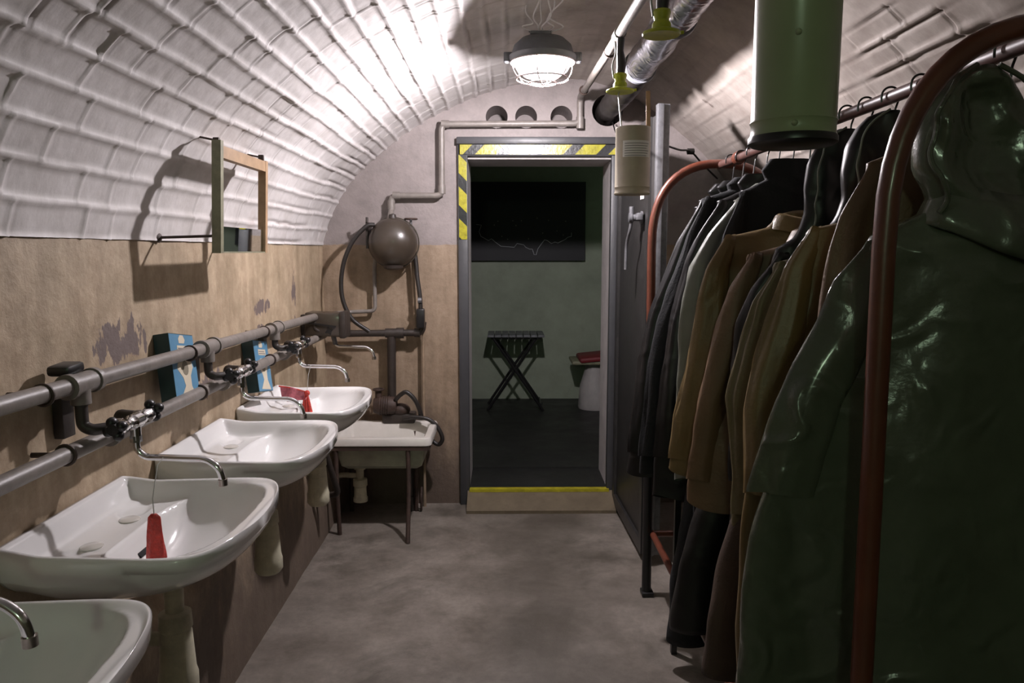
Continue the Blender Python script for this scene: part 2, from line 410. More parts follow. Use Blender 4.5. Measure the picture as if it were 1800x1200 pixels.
# ------------------------------------------------------------------ the room shell
YW, YI = 4.135, 4.5          # corridor face and chamber face of the end wall
XL = -1.01
arch = catmull([(-1.01, 0, 1.48), (-0.96, 0, 1.63), (-0.86, 0, 1.80), (-0.72, 0, 1.94), (-0.53, 0, 2.09), (-0.33, 0, 2.20), (-0.09, 0, 2.30),
                (0.2, 0, 2.36), (0.45, 0, 2.36), (0.68, 0, 2.28), (0.90, 0, 2.13), (1.13, 0, 1.93), (1.28, 0, 1.74), (1.37, 0, 1.56), (1.39, 0, 1.42)], 10)
ap = np.array([(p.x, p.z) for p in arch])
seg = np.sqrt(((ap[1:] - ap[:-1]) ** 2).sum(1)); sl = np.concatenate([[0], np.cumsum(seg)]); LEN = sl[-1]

def brick_vault():
    ys = np.concatenate([np.arange(-2.6, 0.45, 0.15), np.arange(0.45, YW + 0.005, 0.007)])
    ys[-1] = YW + 0.01
    vs = np.linspace(0, LEN, int(LEN / 0.0065))
    X = np.interp(vs, sl, ap[:, 0]); Z = np.interp(vs, sl, ap[:, 1])
    # smooth the profile a little
    dX = np.gradient(X, vs); dZ = np.gradient(Z, vs); nrm = np.sqrt(dX ** 2 + dZ ** 2); NX = dZ / nrm; NZ = -dX / nrm   # inward normal
    rng = np.random.RandomState(3)
    def vnoise(a, b, f, seed):
        r = np.random.RandomState(seed); g = r.rand(256, 256)
        x = a * f + 37.0; y = b * f + 11.0; xi = np.floor(x).astype(int); yi = np.floor(y).astype(int)
        fx = x - xi; fy = y - yi; fx = fx * fx * (3 - 2 * fx); fy = fy * fy * (3 - 2 * fy)
        G = lambda i, j: g[i % 256, j % 256]
        return (G(xi, yi) * (1 - fx) * (1 - fy) + G(xi + 1, yi) * fx * (1 - fy) + G(xi, yi + 1) * (1 - fx) * fy + G(xi + 1, yi + 1) * fx * fy) - 0.5
    YY, VV = np.meshgrid(ys, vs, indexing='ij')
    RH = 0.081
    vw = VV + 0.010 * vnoise(YY, VV, 3.1, 1) + 0.005 * vnoise(YY, VV, 11, 2)
    row = np.floor(vw / RH).astype(int); fr = vw / RH - row
    nrow = row.max() + 2
    dh = np.full(YY.shape, 1.0); sg = np.full(YY.shape, 1.0); off = np.zeros(YY.shape)
    yw = YY + 0.010 * vnoise(YY, VV, 6, 4)
    for r in range(-1, nrow):
        q = (row == r)
        if not q.any(): continue
        js = [-3.0 + rng.rand() * 0.3]
        while js[-1] < 5:
            js.append(js[-1] + (0.25 if rng.rand() < 0.62 else 0.125) * (0.93 + 0.14 * rng.rand()))
        js = np.array(js); t = yw[q]; i = np.searchsorted(js, t)
        d = np.minimum(np.abs(t - js[np.clip(i - 1, 0, len(js) - 1)]), np.abs(js[np.clip(i, 0, len(js) - 1)] - t))
        sgn = t - js[np.clip(i - 1, 0, len(js) - 1)]
        dh[q] = d; sg[q] = sgn
        o = rng.rand(len(js) + 1) - 0.5; off[q] = o[i]
    db = np.minimum(fr, 1 - fr) * RH
    wb = 0.0085 + 0.005 * vnoise(YY, VV, 5, 6); wh = 0.0055 + 0.003 * vnoise(YY, VV, 6, 7)
    ridge = 0.0062 * np.exp(-(db / wb) ** 2) + 0.0035 * np.exp(-(dh / wh) ** 2)
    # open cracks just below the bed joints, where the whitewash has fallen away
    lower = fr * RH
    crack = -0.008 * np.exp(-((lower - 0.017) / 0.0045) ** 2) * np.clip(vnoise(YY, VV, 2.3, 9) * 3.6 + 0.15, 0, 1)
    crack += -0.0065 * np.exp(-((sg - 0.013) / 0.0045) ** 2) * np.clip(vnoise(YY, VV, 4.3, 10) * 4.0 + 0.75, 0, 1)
    H = ridge + crack + 0.0035 * off + 0.0015 * vnoise(YY, VV, 6, 12) + 0.0012 * vnoise(YY, VV, 45, 13)
    Xg = np.interp(VV, vs, X)
    patch = (np.clip((Xg - 0.98 + 0.3 * vnoise(YY, VV, 3, 20)) / 0.05, 0, 1)) * (np.clip((3.2 - YY + 1.0 * vnoise(YY, VV, 2, 21)) / 0.1, 0, 1))
    msk = 1 - np.clip((Xg + 0.06 + 0.3 * vnoise(YY, VV, 3, 22)) / 0.30, 0, 1) * 0.82
    msk = np.maximum(msk, patch)
    plaster = 0.008 * vnoise(YY, VV, 2.5, 30) + 0.004 * vnoise(YY, VV, 12, 31)
    H = H * msk + plaster * (1 - msk)
    VX = Xg + H * np.interp(VV, vs, NX); VZ = np.interp(VV, vs, Z) + H * np.interp(VV, vs, NZ)
    verts = np.stack([VX, YY, VZ], -1).reshape(-1, 3)
    a, b = YY.shape; idx = np.arange(a * b).reshape(a, b)
    F = np.stack([idx[:-1, :-1], idx[:-1, 1:], idx[1:, 1:], idx[1:, :-1]], -1).reshape(-1, 4)
    me = bpy.data.meshes.new('ceiling')
    me.vertices.add(len(verts)); me.vertices.foreach_set('co', verts.ravel())
    me.loops.add(F.size); me.loops.foreach_set('vertex_index', F.ravel().astype(np.int32))
    me.polygons.add(len(F)); me.polygons.foreach_set('loop_start', np.arange(0, F.size, 4, dtype=np.int32)); me.polygons.foreach_set('loop_total', np.full(len(F), 4, dtype=np.int32))
    me.update(calc_edges=True); me.validate()
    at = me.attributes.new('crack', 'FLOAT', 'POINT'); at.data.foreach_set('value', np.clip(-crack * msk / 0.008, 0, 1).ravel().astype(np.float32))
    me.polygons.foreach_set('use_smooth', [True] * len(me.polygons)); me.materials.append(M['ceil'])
    o = bpy.data.objects.new('ceiling', me); COL.objects.link(o); return struct(o)
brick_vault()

def plaster_wall(name, prof, y0, y1, m, amp=0.004, flip=False, res=0.03):
    prof = np.array(prof); d = np.sqrt(((prof[1:] - prof[:-1]) ** 2).sum(1)); s = np.concatenate([[0], np.cumsum(d)])
    vs = np.linspace(0, s[-1], int(s[-1] / res)); X = np.interp(vs, s, prof[:, 0]); Z = np.interp(vs, s, prof[:, 1])
    ys = np.arange(y0, y1 + res, res); ys[-1] = y1
    v = []; 
    for y in ys:
        for x, z in zip(X, Z):
            v.append((x + amp * noise.noise(Vector((y * 3, z * 4, x))) + amp * 0.5 * noise.noise(Vector((y * 12, z * 12, 5))), y, z))
    n = len(vs); f = []
    for i in range(len(ys) - 1):
        for k in range(n - 1):
            q = (i * n + k, i * n + k + 1, (i + 1) * n + k + 1, (i + 1) * n + k); f.append(q[::-1] if flip else q)
    return struct(link(name, v, f, m, None, 'all', None))
plaster_wall('wall_left', [(-0.915, -0.01), (-0.93, 0.45), (-1.004, 0.60), (-1.011, 0.80), (-1.011, 1.49)], -2.6, YW + 0.01, M['wall'], 0.005)
plaster_wall('wall_right', [(1.40, -0.01), (1.39, 1.44)], -2.6, YW + 0.01, M['rwall'], 0.006, True)
struct(MB().box(-1.2, 1.6, -2.7, 4.52, -0.12, 0.0).build('floor', M['floor'], None, False, None))
struct(MB().box(-1.3, 1.7, -2.75, -2.6, 0, 2.6).build('wall_back', M['rwall'], None, False, None))

# end wall with the doorway, three vent holes and the duct hole cut through it
def cut_wall():
    me = bpy.data.meshes.new('w'); 
    wb = MB().box(-1.45, 1.9, YW, YI, 0.0, 2.7); me.from_pydata(wb.v, [], wb.f)
    me.materials.append(M['endwall'])
    o = bpy.data.objects.new('wall_far', me); COL.objects.link(o)
    cut = []
    def cutter(mb, mi=0):
        m2 = bpy.data.meshes.new('c'); m2.from_pydata(mb.v, [], mb.f); c = bpy.data.objects.new('c', m2); COL.objects.link(c); cut.append(c)
        md = o.modifiers.new('b', 'BOOLEAN'); md.operation = 'DIFFERENCE'; md.solver = 'EXACT'; md.object = c
    cutter(MB().box(-0.215, 0.595, YW - 0.2, YI + 0.2, 0.09, 1.965))
    for x in (-0.045, 0.115, 0.307): cutter(MB().lathe([(0.060, -0.05), (0.058, 0.26)], (x, YW, 2.169), 'y'))
    cutter(MB().lathe([(0.085, -0.05), (0.08, 0.30)], (0.557, YW, 2.205), 'y'))
    dg = bpy.context.evaluated_depsgraph_get(); ev = o.evaluated_get(dg); new = bpy.data.meshes.new_from_object(ev)
    o.modifiers.clear(); o.data = new
    for c in cut: bpy.data.objects.remove(c)
    return struct(o)
cut_wall()
# reveal lining of the opening (plaster), slightly uneven
mb = MB(); mb.box(-0.216, -0.205, YW + 0.005, YI, 0.09, 1.96); mb.box(0.585, 0.596, YW + 0.005, YI, 0.09, 1.96); mb.box(-0.216, 0.596, YW + 0.005, YI, 1.945, 1.966)
struct(mb.build('trim_2', M['jamb'], None, False, None))
# steel door frame
mb = MB(); mb.box(-0.258, -0.204, YW - 0.03, YW + 0.02, 0.0, 2.02, bev=0.004); mb.box(0.58, 0.632, YW - 0.03, YW + 0.02, 0.0, 2.02, bev=0.004)
mb.box(-0.256, 0.63, YW - 0.03, YW + 0.02, 1.958, 2.02, bev=0.004); mb.box(-0.262, 0.64, YW - 0.045, YW + 0.01, 2.02, 2.058, bev=0.004)
fr = struct(mb.build('trim_1', M['frame'], None, True, None))
tp = MB().box(-0.245, 0.60, YW - 0.033, YW - 0.029, 1.966, 2.018).build('hazard_tape', M['stripe_h'], fr, False)
tp['label'] = 'yellow and black hazard stripes across the lintel'
tp = MB().box(-0.252, -0.208, YW - 0.033, YW - 0.029, 1.51, 1.964).build('hazard_tape', M['stripe_v'], fr, False)
tp['label'] = 'yellow and black hazard stripes down the left post'
# sloping concrete sill with a yellow painted edge
mb = MB()
pr = [(3.955, 0.0), (3.955, 0.018), (YW - 0.03, 0.085), (YW + 0.1, 0.09), (YW + 0.1, 0.0)]
x0, x1 = -0.216, 0.614
v = [(x0, y, z) for y, z in pr] + [(x1, y, z) for y, z in pr]; n = 5
mb.add(v, [tuple(range(n)), tuple(reversed(range(n, 2 * n)))] + [(i, i + n, (i + 1) % n + n, (i + 1) % n) for i in range(n)])
sl_ = struct(mb.build('trim_3', M['sill'], None, False, None))
ye = MB().box(-0.205, 0.592, YW - 0.045, YW - 0.005, 0.08, 0.096).build('yellow_edge_stripe', M['yellow'], sl_, False)
# chamber beyond
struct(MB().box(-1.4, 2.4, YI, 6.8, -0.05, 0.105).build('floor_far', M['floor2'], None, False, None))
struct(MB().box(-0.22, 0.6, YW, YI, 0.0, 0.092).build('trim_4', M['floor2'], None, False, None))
struct(MB().box(-1.4, 2.4, 6.65, 6.8, 0.1, 2.6).build('wall_far_back', M['green_wall'], None, False, None))
struct(MB().box(-1.5, -1.3, YI, 6.8, 0.1, 2.6).build('wall_far_left', M['green_wall'], None, False, None))
struct(MB().box(2.0, 2.2, YI, 6.8, 0.1, 2.6).build('wall_far_right', M['green_wall'], None, False, None))
struct(MB().box(-1.5, 2.4, YI, 6.8, 2.42, 2.6).build('ceiling_far', M['green_wall'], None, False, None))

# ------------------------------------------------------------------ open steel door leaf
def door():
    a = Vector((0.640, YW - 0.06)); b = Vector((0.668, 3.29)); d = (b - a); L_ = d.length; d.normalize(); nn = Vector((d.y, -d.x))
    if nn.x > 0: nn = -nn
    ang = math.atan2(d.y, d.x); rot = Matrix.Rotation(ang, 3, 'Z')
    c = (a + b) / 2
    mb = MB(); mb.box(c.x - L_ / 2 + 0.0, c.x + L_ / 2, c.y - 0.018, c.y + 0.018, 0.03, 2.03, rot, 0.004)
    # raised folded rim on the corridor face
    def on(s, off, z): q = a + d * s + nn * off; return (q.x, q.y, z)
    for s0, s1, z0, z1 in ((0.0, 0.05, 0.03, 2.03), (L_ - 0.09, L_ - 0.04, 0.03, 2.03), (0.05, L_ - 0.09, 0.03, 0.09), (0.05, L_ - 0.09, 1.97, 2.03)):
        q = a + d * ((s0 + s1) / 2) + nn * 0.024; mb.box(q.x - (s1 - s0) / 2, q.x + (s1 - s0) / 2, q.y - 0.008, q.y + 0.008, z0, z1, rot)
    o = struct(mb.build('door_1', M['leaf'], None, True, None))
    # galvanised channel on the leading edge
    q = a + d * (L_ + 0.012); m2 = MB()
    m2.box(q.x - 0.02, q.x + 0.02, q.y - 0.014, q.y + 0.014, 0.05, 2.075, rot, 0.003)
    q2 = q - nn * 0.02; m2.box(q2.x - 0.006, q2.x + 0.006, q2.y - 0.022, q2.y + 0.022, 0.05, 2.075, rot)
    g = m2.build('edge_channel', M['galv'], o); g['label'] = 'bare galvanised channel along the free edge'
    h = MB(); c0 = on(L_ - 0.16, 0.03, 1.60); 
    h.lathe([(0.03, 0.0), (0.03, 0.008), (0.016, 0.012), (0.016, 0.045), (0.022, 0.048), (0.022, 0.062), (0.0, 0.066)], c0, '-x')
    h.box(c0[0] - 0.03, c0[0] - 0.005, c0[1] - 0.045, c0[1] + 0.045, c0[2] - 0.012, c0[2] + 0.02, None, 0.003)
    h.tube([(c0[0] - 0.05, c0[1] + 0.0, c0[2] + 0.05), (c0[0] - 0.05, c0[1], c0[2] - 0.02)], 0.011)
    h.tube([(c0[0] - 0.05, c0[1], c0[2] - 0.02), (c0[0] - 0.055, c0[1] + 0.01, c0[2] - 0.06), (c0[0] - 0.06, c0[1] + 0.07, c0[2] - 0.12), (c0[0] - 0.06, c0[1] + 0.08, c0[2] - 0.24)], 0.0075, 0.04)
    hh = h.build('door_handle', M['galv'], o); hh['label'] = 'grey steel lever handle hanging down'
    p = on(L_ - 0.22, 0.0195, 1.70); pl = MB().box(p[0] - 0.035, p[0] + 0.035, p[1] - 0.001, p[1] + 0.001, p[2] - 0.012, p[2] + 0.012, rot); pl.build('label_plate', M['paper'], o, False)['label'] = 'small white paper sticker'
door()

# ------------------------------------------------------------------ bulkhead lamp with cage
def lamp():
    X, Y = LAMP; Z = 2.178; t = thing('bulkhead_lamp', (X, Y, Z - 0.09), 'glowing caged round bulkhead lamp hanging from wires under the vaulted ceiling', 'lamp')
    MB().lathe([(0.0, Z - 0.066), (0.035, Z - 0.063), (0.07, Z - 0.052), (0.098, Z - 0.032), (0.112, Z - 0.006), (0.114, Z + 0.012), (0.0, Z + 0.012)], (X, Y, 0), 'z', 36).build('lens', M['lens'], t, 'all')
    mb = MB().lathe([(0.126, Z), (0.132, Z + 0.008), (0.132, Z + 0.022), (0.122, Z + 0.032), (0.112, Z + 0.062), (0.085, Z + 0.086), (0.04, Z + 0.094), (0.0, Z + 0.094)], (X, Y, 0), 'z', 36)
    mb.box(X + 0.115, X + 0.152, Y - 0.02, Y + 0.02, Z, Z + 0.036, None, 0.004); mb.box(X - 0.152, X - 0.115, Y - 0.02, Y + 0.02, Z, Z + 0.036, None, 0.004)
    mb.build('housing', M['lampbody'], t)
    c = MB()
    for dz, r in ((0.0, 0.126), (-0.062, 0.103), (-0.079, 0.055)): c.torus((X, Y, Z + dz), r, 0.0026, 'z', 36, 6)
    for k in range(6):
        a = 2 * PI * k / 6 + 0.3
        c.tube([(X + r * math.cos(a), Y + r * math.sin(a), Z + dz) for r, dz in ((0.126, 0.002), (0.123, -0.032), (0.103, -0.062), (0.055, -0.079), (0.0, -0.083))], 0.0024, 0.02, 6)
    c.build('wire_cage', M['cage'], t)
    b = MB().box(X - 0.05, X + 0.03, Y - 0.06, Y + 0.0, Z + 0.093, Z + 0.103, None); b.tube([(X - 0.055, Y - 0.03, Z + 0.108), (X + 0.035, Y - 0.03, Z + 0.108)], 0.004, 0, 8)
    b.build('mounting_bracket', M['galv'], t)
    for k, (dx, dy, bend) in enumerate(((-0.06, -0.06, -0.02), (-0.03, -0.12, 0.012), (-0.015, -0.08, -0.005), (0.008, -0.13, -0.014), (0.025, -0.08, 0.014), (0.045, -0.12, 0.03))):
        MB().tube(catmull([(X + dx * 0.6, Y - 0.03, Z + 0.106), (X + dx + bend, Y - 0.06, Z + 0.118), (X + dx - bend, Y + dy * 1.3, Z + 0.126), (X + dx + bend * 0.5, Y + dy * 2.4, 2.325), (X + dx, Y + dy * 2.6 - 0.05, 2.37)], 6), 0.0028, 0, 6).build('hanging_wire', M['white_wire'], t)
lamp()

# ------------------------------------------------------------------ ceiling pipes
def pipes_top():
    mb = MB(); px = [(0.385, 0.9, 2.10), (0.39, 2.235, 2.165), (0.39, 2.63, 2.18), (0.402, 4.06, 2.262), (0.402, 4.085, 2.245), (0.403, 4.085, 2.127), (-0.341, 4.085, 2.122), (-0.343, 4.085, 1.745), (-0.618, 4.085, 1.745), (-0.619, 4.085, 1.66), (-0.619, 4.0, 1.60)]
    mb.tube(px, 0.0165, 0.035, 14)
    o = tag(mb.build('water_pipe', M['pipe_paint']), 'thin grey water pipe along the ceiling, bending over the doorway to the boiler', 'pipe')
    f = MB()
    for a, b in (((0.403, 4.085, 2.16), (0.403, 4.085, 2.10)), ((-0.30, 4.085, 2.122), (-0.342, 4.085, 2.122)), ((-0.343, 4.085, 1.80), (-0.343, 4.085, 1.755)), ((-0.57, 4.085, 1.745), (-0.61, 4.085, 1.745)), ((-0.619, 4.085, 1.72), (-0.619, 4.085, 1.67)), ((0.39, 2.60, 2.179), (0.39, 2.67, 2.183))):
        MB().tube([a, b], 0.021, 0, 14).build('coupling', M['pipe_paint'], o)
    for y in (2.9, 3.85):
        MB().torus((0.397, y, 2.18 + (y - 2.63) * 0.0575), 0.02, 0.005, 'y', 16, 6).build('pipe_clip', M['rust'], o)
pipes_top()
def duct():
    t = thing('insulated_duct', (0.57, 3.0, 2.15), 'fat silver foil-wrapped duct running under the right of the ceiling into the end wall', 'duct')
    def r(tt): return 0.062 + 0.004 * math.sin(tt * 90) * math.sin(tt * 37)
    pts = [(0.565 + 0.004 * math.sin(k), 0.9 + k * 0.06, 2.215) for k in range(40)]
    MB().tube([p for p in pts if p[1] < 3.24], r, 0, 24).build('foil_wrapping', M['foil'], t)
    MB().tube(catmull([(0.568, 3.20, 2.215), (0.57, 3.4, 2.205), (0.565, 3.7, 2.20), (0.557, 4.0, 2.205), (0.557, 4.30, 2.205)], 8), lambda q: 0.056 + 0.004 * math.sin(q * 60), 0, 20).build('dark_hose_end', M['rubber'], t)
    for y in (2.55, 3.22): MB().lathe([(0.069, -0.014), (0.072, 0), (0.069, 0.014)], (0.567, y, 2.215), 'y', 28).build('clamp_band', M['lampbody'], t)
    MB().tube([(0.505, 2.55, 2.20), (0.50, 2.55, 2.32)], 0.004, 0, 6).build('hanger_strap', M['galv'], t)
    MB().tube([(0.63, 3.22, 2.2), (0.632, 3.22, 2.30)], 0.004, 0, 6).build('hanger_strap', M['galv'], t)
duct()

def shower(y, label, first):
    x = 0.392; zc = 2.0
    t = thing('shower_head', (x, y, 1.98), label, 'shower head', 'showers on the ceiling pipe')
    top = 2.18 + (y - 2.63) * 0.037 if y < 2.63 else 2.18
    MB().tube([(x, y, 2.035), (x + 0.003, y, 2.08), (x - 0.002, y, 2.12), (x, y, top - 0.018)], lambda q: 0.014 + 0.003 * math.sin(q * 25), 0, 14).build('drop_pipe', M['rubber'], t)
    MB().lathe([(0.0205, 2.045), (0.023, 2.04), (0.018, 2.02), (0.023, 2.012), (0.024, 2.0), (0.046, 1.992), (0.048, 1.988), (0.046, 1.984), (0.01, 1.986), (0.0, 1.986)], (x, y, 0), 'z', 32).build('spray_rose', M['yplastic'], t)
    MB().tube([(x + 0.04, y, 1.99), (x + 0.056, y - 0.002, 1.992)], 0.0045, 0, 8).build('lever', M['yplastic'], t)
    MB().tube(catmull([(x - 0.022, y, 2.03), (x - 0.028, y - 0.005, 2.07), (x - 0.018, y - 0.004, 2.11), (x - 0.020, y, 2.15)], 6), 0.003, 0, 6).build('cord', M['string'], t)
    return t
shower(2.60, 'yellow round shower head under the pipe, the farther one above the cream canister', True)
shower(1.93, 'yellow-green shower head in front of the foil duct, the nearer one', False)

def canister(x, y, z0, z1, r, m, name, label, card):
    t = thing('canister', (x, y, z0), label, 'canister', 'hanging canisters')
    mb = MB(); h = z1 - z0
    mb.lathe([(0.0, z0 + 0.004), (r - 0.006, z0 + 0.004), (r + 0.001, z0), (r + 0.002, z0 + 0.004), (r, z0 + 0.008), (r, z0 + 0.020), (r + 0.0015, z0 + 0.023), (r, z0 + 0.026), (r, z1 - 0.01), (r + 0.0012, z1 - 0.006), (r, z1), (r - 0.005, z1), (r - 0.006, z1 - 0.012), (0.0, z1 - 0.012)], (x, y, 0), 'z', 48)
    mb.build('can_body', m, t)
    return t
c1 = canister(0.409, 2.42, 1.628, 1.838, 0.0555, M['can_tan'], 'canister', 'cream metal canister with a paper label hanging on a string beside the open door', True)
def cardlabel(t, x, y, r, a0, a1, z0, z1):
    v = []; f = []; n = 14
    for i in range(n + 1):
        a = a0 + (a1 - a0) * i / n
        for rr in (r + 0.0004, r + 0.0012):
            for z in (z0, z1): v.append((x + rr * math.sin(a), y - rr * math.cos(a), z))
    for i in range(n):
        o = i * 4; f += [(o + 2, o + 6, o + 7, o + 3), (o, o + 1, o + 5, o + 4), (o + 1, o + 3, o + 7, o + 5), (o, o + 4, o + 6, o + 2)]
    f += [(0, 2, 3, 1), (n * 4, n * 4 + 1, n * 4 + 3, n * 4 + 2)]
    p = link('paper_label', v, f, M['paper'], t, False)
    # typed lines
    mb = MB()
    for k in range(6):
        z = z1 - 0.009 - k * 0.0075; e = a1 - 0.12 - 0.25 * ((k * 37) % 3) / 3
        pts = [(x + (r + 0.0014) * math.sin(a), y - (r + 0.0014) * math.cos(a), z) for a in np.linspace(a0 + 0.12, e, 10)]
        mb.tube(pts, 0.0009, 0, 4)
    mb.build('typed_lines', M['print'], p, False)
cardlabel(c1, 0.409, 2.42, 0.0555, -0.75, 0.95, 1.742, 1.792)
MB().tube([(0.37, 2.405, 1.832), (0.371, 2.44, 1.87), (0.385, 2.59, 1.975), (0.389, 2.598, 1.988)], 0.0028, 0, 8).build('hanging_string', M['string'], c1)
MB().tube([(0.435, 2.44, 1.828), (0.448, 2.47, 1.842), (0.464, 2.49, 1.845)], 0.0025, 0, 8).build('wire_loop', M['rubber'], c1)
c2 = canister(0.380, 1.0, 1.594, 1.815, 0.0535, M['can_green'], 'canister', 'large glossy olive green canister hanging nearest, cut off by the top edge', False)
MB().lathe([(0.0, 1.586), (0.052, 1.587), (0.0565, 1.590), (0.0565, 1.597), (0.0535, 1.601)], (0.380, 1.0, 0), 'z', 48).build('base_rim', M['black'], c2)
for z in (1.609, 1.718):
    MB().ball((0.380 - 0.0535 * 0.34 + 0.001, 1.0 - 0.0535 * 0.94, z), 0.0042, 14, 8).build('rivet', M['can_green'], c2)
MB().tube([(0.38, 1.0, 1.80), (0.385, 1.0, 2.10)], 0.003, 0, 8).build('hanging_string', M['string'], c2)
st = MB().box(0.463, 0.477, 2.494, 2.500, 1.842, 1.968, Matrix.Rotation(-0.03, 3, 'Y'), 0.001); st.torus((0.47, 2.497, 1.903), 0.0075, 0.0016, 'z', 14, 6)
tag(st.build('wooden_stick', M['wood']), 'flat pale wooden stick standing up behind the cream canister', 'stick')
cb = MB(); cb.tube(catmull([(0.66, 3.35, 1.93), (0.78, 3.4, 1.90), (0.86, 3.5, 1.905), (0.97, 3.7, 1.87), (1.1, 3.9, 1.82)], 8), 0.0045, 0, 8)
cb.lathe([(0.0, -0.02), (0.014, -0.015), (0.014, 0.015), (0.0, 0.02)], (0.86, 3.5, 1.905), 'x', 14)
tag(cb.build('electric_cable', M['black']), 'thin black cable with a joint strung on the wall behind the open door', 'cable')
hose = MB(); hose.tube(catmull([(0.463, 2.52, 1.84), (0.50, 2.9, 1.88), (0.54, 3.3, 1.94), (0.56, 3.8, 2.03), (0.575, 4.06, 2.13)], 8), 0.0035, 0, 8)
tag(hose.build('sagging_cable', M['black']), 'black cable sagging from the end wall duct hole to the cream canister', 'cable')

# ------------------------------------------------------------------ washbasins
def sup(a, e): return math.copysign(abs(a) ** e, a)
def sstep(a, b, t):
    t = min(1, max(0, (t - a) / (b - a))); return t * t * (3 - 2 * t)
RIM = 0.853
def sink_mesh():
    # local: x 0 (wall) .. D (front), y -W..W, z relative to rim
    D, W = 0.448, 0.27
    nu, nv = 90, 76
    def Wx(x):
        if x < 0.30: return W - 0.022 * (1 - x / 0.30)
        q = min(1.0, (x - 0.30) / (D - 0.30)); return W * max(0.0, (1 - q ** 4)) ** (1 / 2.1)
    def top(x, y):
        wx = max(Wx(x), 1e-4)
        f = (abs((x - 0.265) / 0.150)) ** 3.4 + (abs(y) / 0.240) ** 3.0
        if x < 0.265: f = (abs((x - 0.265) / 0.118)) ** 4 + (abs(y) / 0.240) ** 3.0
        r = f ** (1 / 3.0)
        deck = 0.046 * (1 - sstep(0.10, 0.40, x)) + 0.006
        e = min(wx - abs(y), x, (D - x) * 1.0 + 0.02 if x > 0.3 else 1)
        deck *= sstep(0.006, 0.040, e)
        depth = (0.118 - 0.4 * deck) * max(0.0, 1 - r ** 2.4) ** 0.8
        sh = deck + depth; depth = sh
        # soap dishes
        for sy_ in (-0.155, 0.155):
            e = ((x - 0.075) / 0.032) ** 2 + ((y - sy_) / 0.06) ** 2
            depth += 0.006 * (1 - sstep(0.5, 1.1, e))
        z = -depth
        z += 0.012 * (1 - sstep(0.0, 0.10, x))            # rear upstand
        return z
    xs = [D * (1 - (1 - i / nu) ** 1.5) for i in range(nu + 1)]
    v = []; 
    for x in xs:
        for k in range(nv + 1):
            b = -1 + 2 * k / nv; b = math.sin(b * PI / 2) * 0.35 + b * 0.65
            y = b * Wx(x); 
            # distance to the outer edge, rounds the lip over
            e = min(Wx(x) - abs(y), (D - x) * 0.9 if x > 0.2 else 1)
            lip = 0.007 * (1 - min(1, max(0, e) / 0.012)) ** 2
            v.append((x, y, top(x, y) - lip))
    n = nv + 1; f = []
    for i in range(nu):
        for k in range(nv): f.append((i * n + k, (i + 1) * n + k, (i + 1) * n + k + 1, i * n + k + 1))
    # underside
    o = len(v)
    for x in xs:
        for k in range(nv + 1):
            b = -1 + 2 * k / nv; b = math.sin(b * PI / 2) * 0.35 + b * 0.65
            y = b * Wx(x)
            q = max(0, (x - 0.16) / (D - 0.16)); r = ((q ** 2.4) + abs(y / W) ** 2.6)
            r = min(1.0, r)
            g = (1 - r ** 1.15) ** 0.75
            v.append((x, y * (1 - 0.03 * (1 - g)), -0.034 - 0.118 * g + 0.016 * (1 - sstep(0, 0.1, x))))
    for i in range(nu):
        for k in range(nv): f.append((o + i * n + k, o + i * n + k + 1, o + (i + 1) * n + k + 1, o + (i + 1) * n + k))
    # close the sides
    for i in range(nu):
        f.append((i * n, o + i * n, o + (i + 1) * n, (i + 1) * n)); f.append((i * n + nv, (i + 1) * n + nv, o + (i + 1) * n + nv, o + i * n + nv))
    for k in range(nv):
        f.append((k, k + 1, o + k + 1, o + k)); f.append((nu * n + k, o + nu * n + k, o + nu * n + k + 1, nu * n + k + 1))
    return v, f, top
def make_sink(yc, label):
    t = thing('washbasin', (XL + 0.002, yc, RIM - 0.2), label, 'washbasin', 'washbasins along the left wall')
    v, f, top = sink_mesh()
    v = [(XL + 0.004 + a, yc + b, RIM + c) for a, b, c in v]
    link('basin', v, f, M['porcelain'], t, 'all')
    # tap hole covers, drain and overflow
    for dy in (-0.08, 0.085):
        z = RIM + top(0.095, dy)
        MB().lathe([(0.024, z - 0.004), (0.024, z + 0.003), (0.019, z + 0.0055), (0.0, z + 0.006)], (XL + 0.099, yc + dy, 0), 'z', 24).build('tap_hole_cover', M['enamel'], t)
    zb = RIM + top(0.265, 0.0)
    MB().lathe([(0.0, zb + 0.001), (0.012, zb + 0.001), (0.02, zb + 0.004), (0.026, zb + 0.0005)], (XL + 0.269, yc, 0), 'z', 24).build('drain', M['chrome'], t)
    xo = 0.168; zo = RIM + top(xo, 0) + 0.004
    MB().box(XL + xo - 0.006, XL + xo + 0.010, yc - 0.022, yc + 0.022, zo - 0.004, zo + 0.0015, Matrix.Rotation(0.6, 3, 'Y'), 0.002).build('overflow_slot', M['hole'], t)
    # white bottle trap
    xc = XL + 0.235; z0 = RIM - 0.145
    tr = MB().lathe([(0.034, z0 + 0.005), (0.034, z0 - 0.025), (0.022, z0 - 0.03), (0.021, z0 - 0.095), (0.036, z0 - 0.10), (0.038, z0 - 0.135), (0.034, z0 - 0.14), (0.036, z0 - 0.15), (0.041, z0 - 0.24), (0.045, z0 - 0.255), (0.045, z0 - 0.29), (0.036, z0 - 0.302), (0.0, z0 - 0.306)], (xc, yc, 0), 'z', 24)
    tr.tube([(xc, yc, z0 - 0.165), (xc - 0.07, yc, z0 - 0.165), (xc - 0.145, yc, z0 - 0.165)], 0.016, 0, 14)
    tr.build('bottle_trap', M['white_pvc'], t)
    return t
s0 = make_sink(0.96, 'nearest white washbasin, cut off by the lower left corner of the picture')
